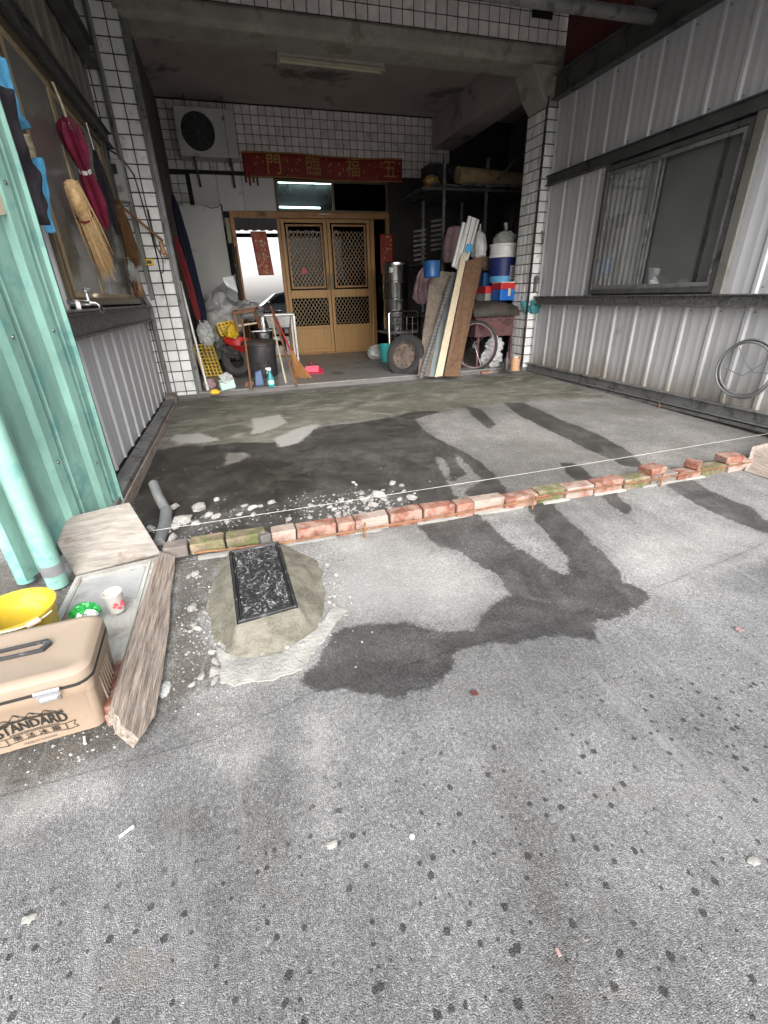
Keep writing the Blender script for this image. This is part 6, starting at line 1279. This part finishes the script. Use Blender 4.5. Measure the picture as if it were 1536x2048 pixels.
pk = thing('paint_bucket', 'white and navy paint bucket with bail handle above the blue cool box', 'bucket', (4.026,6.750,1.214)); pz0, pz1, pz2, pzt = [Vector(q).z for q in ((4.026,6.750,1.214), (4.019,6.750,1.281), (3.995,6.750,1.524), (3.977,6.750,1.703))]; pxa, pxb = Vector((3.817,6.750,1.558)).x, Vector((4.228,6.750,1.555)).x; pr2 = (pxb-pxa)/2; pc = Vector(((pxa+pxb)/2, 6.85, 0))
pz0 = kz2+.012
MB().lathe([(0, pz0), (pr2*.88, pz0), (pr2*.9, pz1)], pc, 32, (0, 0, 1), False, False).build('band', 'sky_blue', pk, 40); MB().lathe([(pr2*.9, pz1), (pr2*.96, pz2)], pc, 32, (0, 0, 1), False, False).build('printed_body', 'navy', pk, 40)
MB().lathe([(pr2*.96, pz2), (pr2*1.02, pz2+.005), (pr2*1.02, pz2+.03), (pr2*.99, pz2+.035), (pr2*1.0, pzt-.03), (pr2*1.05, pzt-.025), (pr2*1.05, pzt), (pr2*.94, pzt), (pr2*.8, pz0+.02)], pc, 32, (0, 0, 1), False, False).build('rim', 'white_plastic', pk, 40)
MB().slab(pc+Vector((.02, -pr2*.955, pz0+.04)), pc+Vector((.13, -pr2*.80, pz0+.04)), pc+Vector((.135, -pr2*.84, pz0+.22)), pc+Vector((.02, -pr2*.99, pz0+.22)), .004).build('label', 'white_plastic', pk)
for k in range(5): MB().slab(pc+Vector((.03, -pr2*.97-.004, pz0+.07+.028*k)), pc+Vector((.115, -pr2*.84-.004, pz0+.07+.028*k)), pc+Vector((.115, -pr2*.84-.004, pz0+.08+.028*k)), pc+Vector((.03, -pr2*.97-.004, pz0+.08+.028*k)), .0015).build('print_line', 'pipe_grey', pk)
MB().tube([pc+Vector((-.02, -pr2*1.06, pzt-.05)), pc+Vector((.06, -pr2*1.08, pzt-.14)), pc+Vector((.13, -pr2*.92, pzt-.20)), pc+Vector((.17, -pr2*.7, pzt-.16))], .006, 6).build('bail', 'white_plastic', pk, 60)
vb = thing('vegetable_bag', 'clear plastic bag tied in green standing in the paint bucket', 'bag', tuple(pc+Vector((0, 0, pzt)))); MB().blob(pc+Vector((0, 0, pzt+.03)), (pr2*.85, pr2*.7, .13), .3, 2.4, 6, 24, 14).build('film', 'bag_clear', vb, 60)
b = MB(); random.seed(14)
for k in range(14): t = random.uniform(0, 6.28); b.tube([pc+Vector((.02, 0, pzt+.14)), pc+Vector((.02+.06*math.cos(t), .05*math.sin(t), pzt+.12+.03*random.random())), pc+Vector((.02+.13*math.cos(t), .1*math.sin(t), pzt+.05+.05*random.random()))], [.006, .008, .004], 5)
b.build('green_tie', 'green_plastic', vb, 60); MB().tube([pc+Vector((.02, 0, pzt+.13)), pc+Vector((.015, 0, pzt+.2)), pc+Vector((.0, 0, pzt+.27))], [.015, .022, .034], 8).build('tuft', 'bag_clear', vb, 60)
b = cloth([(3.934,6.150,0.944), (3.960,6.100,0.866), (4.003,6.100,0.774)], [(4.139,5.950,0.951), (4.133,5.950,0.875), (4.111,5.970,0.786)], .0, 8, 4, .03); one(b, 'teal_cloth', 'teal_cloth', 'teal cloth hanging over the right end of the iron cart', 'cloth', smooth=60, solid=.012)
sa = thing('white_sack', 'crumpled grey-white woven sack under the iron cart', 'sack', (3.459,5.951,0.060)); s0_ = Vector((3.603,6.205,0.060)); MB().blob(s0_+Vector((0, .05, .12)), (.15, .11, .15), .42, 3.0, 3, 64, 44, PF+.002).build('lower', 'bag_white', sa, 60); MB().blob(s0_+Vector((.05, .07, .30)), (.12, .09, .11), .45, 3.2, 6, 64, 44).build('upper', 'bag_white', sa, 60)
one(MB().lathe([(0, 0), (.035, 0), (.037, .01), (.035, .15), (.014, .20), (.014, .25), (0, .25)], (3.601,5.821,0.060), 18), 'dark_bottle', 'charcoal_metal', 'dark slim bottle between the white sack and the tan jar', 'bottle', smooth=40)
jr = thing('tan_jar', 'tan plastic jar with pale cap at the foot of the right pillar', 'jar', (3.728,5.805,0.060)); jc = Vector((3.703,5.766,0.060)); MB().lathe([(0, 0), (.058, 0), (.062, .01), (.062, .14), (.05, .165), (.03, .17)], jc, 24, (0, 0, 1), False).build('body', 'terracotta', jr, 40); MB().lathe([(.033, .17), (.033, .20), (0, .20)], jc, 18, (0, 0, 1), True, False).build('cap', 'cream', jr, 40); MB().tube([jc+Vector((.03, -.02, .18)), jc+Vector((.065, -.02, .2)), jc+Vector((.06, -.02, .14))], .007, 6).build('grip', 'terracotta', jr, 60)
loose_brick((3.227,5.720,0.060), .16, .07, .03, .05, 'brick_red', 'thin red brick piece at the foot of the white sack')
# storage rack with rolls behind
rk = thing('storage_rack', 'dark slotted steel rack full of stuff in the right back of the porch', 'rack', (4.0, 7.6, PF)); RX0, RX1, RY0, RY1 = Vector((3.776,8.600,1.775)).x, 5.3, 8.0, 8.9
RX0 = Vector((3.549,8.000,1.726)).x; RX1 = Vector((4.001,7.400,2.012)).x+1.2
px2 = Vector((4.306,8.000,2.088)).x; zs = Vector((4.451,8.000,2.591)).z; zs2 = Vector((3.217,8.000,2.404)).z
for x in (RX0, px2, 5.35):
    for y in (8.0, 8.9): MB().bx(x-.02, x+.02, y-.003, y, PF, 3.0).bx(x-.02, x-.017, y, y+.04, PF, 3.0).build('post', 'steel_grey', rk)
for z in (zs, 1.55, .75): MB().bx(RX0-.4, 5.4, 7.98, 8.95, z-.04, z).build('shelf', 'steel_dark', rk, bevel=.003)
MB().beam((px2, 7.97, zs), (px2+.6, 7.97, zs+.5), .03, .02).build('brace', 'steel_grey', rk)
def roll(p0, p1, r, m, label):
    t = thing('rolled_mat', label, 'roll', tuple(p0)); p0, p1 = Vector(p0), Vector(p1); MB().cyl(p0, p1, r, n=22).build('roll', m, t, 40)
    d = (p1-p0).normalized(); a, c = frame(d); MB().tube([p0-d*.002+(a*math.cos(k*.5)+c*math.sin(k*.5))*r*(.15+.8*k/40) for k in range(41)], .006, 5).build('spiral_edge', 'bronze_dark', t)
roll((Vector((3.745,7.950,2.735)).x, 7.95, zs+.16), (5.2, 8.2, zs+.16), .11, 'roll_tan', 'tan rolled mat on top of the storage rack')
roll((Vector((4.280,8.400,2.838)).x, 8.5, zs+.12), (5.3, 8.6, zs+.14), .11, 'concrete_dark', 'dark rolled mat behind the tan roll on the rack')
one(MB().bx(Vector((3.494,8.700,2.956)).x, Vector((4.000,8.700,2.972)).x, 8.5, 8.9, zs+.02, zs+.42), 'black_crate', 'black_plastic', 'black box on the left end of the storage rack', 'box', bevel=.01)
one(MB().blob((Vector((3.400,8.200,2.641)).x, 8.2, zs+.10), (.12, .1, .09), .4, 2.4, 2), 'yellow_bundle', 'gold', 'small yellow bundle on the left end of the storage rack', 'bundle', smooth=60)
b = MB(); random.seed(17)
for k in range(14): x = random.uniform(RX0-.3, px2+.1); b.cyl((x, 7.94, zs+.02+.03*random.random()), (x+random.uniform(.3, .9), 8.0+random.random()*.5, zs+.03+.05*random.random()), .014, n=6)
one(b, 'scrap_pipes', 'steel_grey', 'heap of scrap pipes lying on the storage rack', 'pipes', smooth=40)
bl = thing('blue_barrel', 'blue plastic barrel on the middle shelf of the rack', 'barrel', (3.393,8.000,1.395)); br0, br1 = Vector((3.303,8.100,1.589)).x, Vector((3.579,8.100,1.586)).x; MB().lathe([(0, 0), (.5, 0), (.52, .04), (.5, .1), (.52, .5), (.5, .94), (.52, 1), (0, 1)], (0, 0, 0), 28).build('tmp', 'blue_barrel', bl)
o = bl.children[0]; o.name = 'drum'; o.data.shade_smooth(); o.data.set_sharp_from_angle(angle=R(40)); bl.location = ((br0+br1)/2, 8.2, 1.552); o.scale = ((br1-br0)*.8, (br1-br0)*.8, max(.2, Vector((3.428,8.100,1.735)).z-1.55))
b = MB()
for k in range(7): z = 1.60+.07*k; x = Vector((3.235,8.300,1.753)).x; b.beam((x-.1, 8.3, z), (x+.12, 8.3, z+.03), .03, .02, (0, 1, 0)); b.beam((x+.22, 8.3, z+.15), (x+.44, 8.3, z+.18), .03, .02, (0, 1, 0))
one(b, 'louvre_slats', 'steel_grey', 'pale louvre slats behind the blue barrel', 'louvre')
pbg = thing('pink_bag', 'pinkish bag hanging between steamer and leaning boards', 'bag', (2.909,7.300,0.916)); furl((2.892,7.300,0.931), (2.929,7.300,1.438), [(0, .05), (.15, .13), (.5, .12), (.85, .07), (1, .02)], 'bag_pink', 'film', pbg, n=44, seed=4, fold=.16)
pbn = thing('pink_bundle', 'dusty pink cloth bundle behind the white foam strips', 'bundle', (3.569,7.600,1.553)); furl((3.571,7.600,1.517), (3.584,7.600,2.020), [(0, .16), (.3, .19), (.7, .17), (.95, .12), (1, .04)], 'bag_pink', 'cloth', pbn, n=44, seed=9, fold=.1)
ws = thing('white_bag', 'white plastic carrier bag hanging right of the foam strips', 'bag', (3.646,6.900,1.538)); furl((3.639,6.900,1.518), (3.623,6.900,1.874), [(0, .05), (.1, .10), (.5, .105), (.85, .08), (1, .03)], 'bag_white', 'film', ws, n=44, seed=5, fold=.10); MB().tube([(3.625,6.900,1.837), (3.636,6.900,1.918), (3.641,6.900,1.961)], [.035, .016, .01], 8).build('neck', 'bag_white', ws, 60)
one(MB().bx(Vector((3.806,7.000,1.240)).x, Vector((3.997,7.000,1.236)).x, 7.0, 7.25, czt+.005, Vector((3.858,7.000,1.342)).z), 'blue_crate', 'blue_barrel', 'dark blue crate left of the paint bucket', 'crate', bevel=.006)
one(MB().bx(Vector((3.845,7.100,1.449)).x-.05, Vector((4.036,7.100,1.447)).x, 7.1, 7.2, Vector((3.908,7.100,1.414)).z, Vector((3.896,7.100,1.570)).z).bx(Vector((3.845,7.100,1.449)).x, Vector((4.036,7.100,1.447)).x, 7.1, 7.4, Vector((3.911,7.100,1.373)).z, Vector((3.908,7.100,1.414)).z-.004), 'wooden_box', 'wood_board_dull', 'small brown wooden box above the dark blue crate', 'box', bevel=.005)
one(MB().blob((2.320,8.009,0.170), (.15, .12, .12), .3, 2.2, 2, 22, 14, PF+.002), 'grey_bag', 'bag_grey', 'grey-green plastic bag on the floor right of the doors', 'bag', smooth=60)
gb2 = thing('teal_bucket', 'teal plastic bucket on the floor beside the wire trolley', 'bucket', (2.395,7.673,0.060)); MB().lathe([(0, 0), (.08, 0), (.105, .26), (.112, .262), (.112, .275), (.10, .275), (.078, .01), (0, .01)], (2.395,7.673,0.060), 26, (0, 0, 1), False, False).build('body', 'teal_plastic', gb2, 40)
bm2 = thing('bamboo_pole', 'thin pale pole standing right of the doors', 'pole', (2.95, 9.0, PF)); MB().cyl((2.597,9.100,0.096), (2.654,9.200,1.521), .012, n=8).build('pole', 'bronze_pale', bm2, 40)

# ------------------------------------------------------------------ car parked across the street (seen mirrored in the door pane)
car = thing('parked_car', 'silver car parked across the street, mirrored in the glass left of the doors', 'car', (2.4, -5.2, -.11)); zc_ = -.113; CX, CY = .30, -5.2
sil = [(0, .35), (.05, .62), (.35, .78), (1.05, .92), (1.75, 1.38), (2.3, 1.47), (3.0, 1.44), (3.7, 1.05), (4.25, .98), (4.35, .6), (4.3, .32), (3.8, .25), (.6, .25)]
b = MB(); secs = [(-.80, .86, .0), (-.86, .96, 0), (-.70, 1.0, .0), (.70, 1.0, 0), (.86, .96, 0), (.80, .86, 0)]
n = len(sil)
for yy, k, _ in secs:
    for x, z in sil:
        tuck = (.16 if z > 1.0 else 0)*(1 if abs(yy) > .75 else 0)*(1 if yy > 0 else -1); b.v.append((CX+2.17+(x-2.17)*k, CY+yy-tuck, zc_+.28+(z-.28)*(1 if abs(yy) < .8 else .985)))
for i in range(len(secs)-1):
    for j in range(n): b.f.append((i*n+j, i*n+(j+1) % n, (i+1)*n+(j+1) % n, (i+1)*n+j))
b.f += [tuple(range(n)), tuple(range(len(secs)*n-1, (len(secs)-1)*n-1, -1))]; b.m = [0]*len(b.f)
b.build('body', 'car_paint', car, 40)
for xs_ in ([(1.30, .98), (1.85, 1.32), (2.25, 1.38), (2.25, .98)], [(2.33, .98), (2.33, 1.38), (2.9, 1.35), (3.45, 1.02)]): MB().prism([(CX+x, CY+.74-(z-.98)*.02, zc_+z) for x, z in xs_], (0, .125, 0)).build('side_window', 'black', car, bevel=.01)
for x in (.85, 3.5):
    for s in (-1, 1):
        wq = MB().lathe([(.19, -.09), (.30, -.10), (.32, -.06), (.32, .06), (.30, .10), (.19, .09)], (CX+x, CY+s*.78, zc_+.32), 28, (0, s, 0), True, True).build('wheel', 'rubber', car, 40)
        MB().lathe([(.19, .092), (.15, .07), (.04, .10), (0, .10)], (CX+x, CY+s*.78, zc_+.32), 20, (0, s, 0), False, False).build('rim', 'alu', wq, 40)
for s in (-1, 1): MB().blob((CX+.16, CY+s*.62, zc_+.68), (.14, .16, .07), 0, 1, 1, 14, 10).build('headlight', 'chrome', car, 60)
for s in (-1, 1): MB().blob((CX+1.42, CY+s*.93, zc_+1.02), (.06, .1, .06), 0, 1, 1, 14, 10).build('wing_mirror', 'car_paint', car, 60)
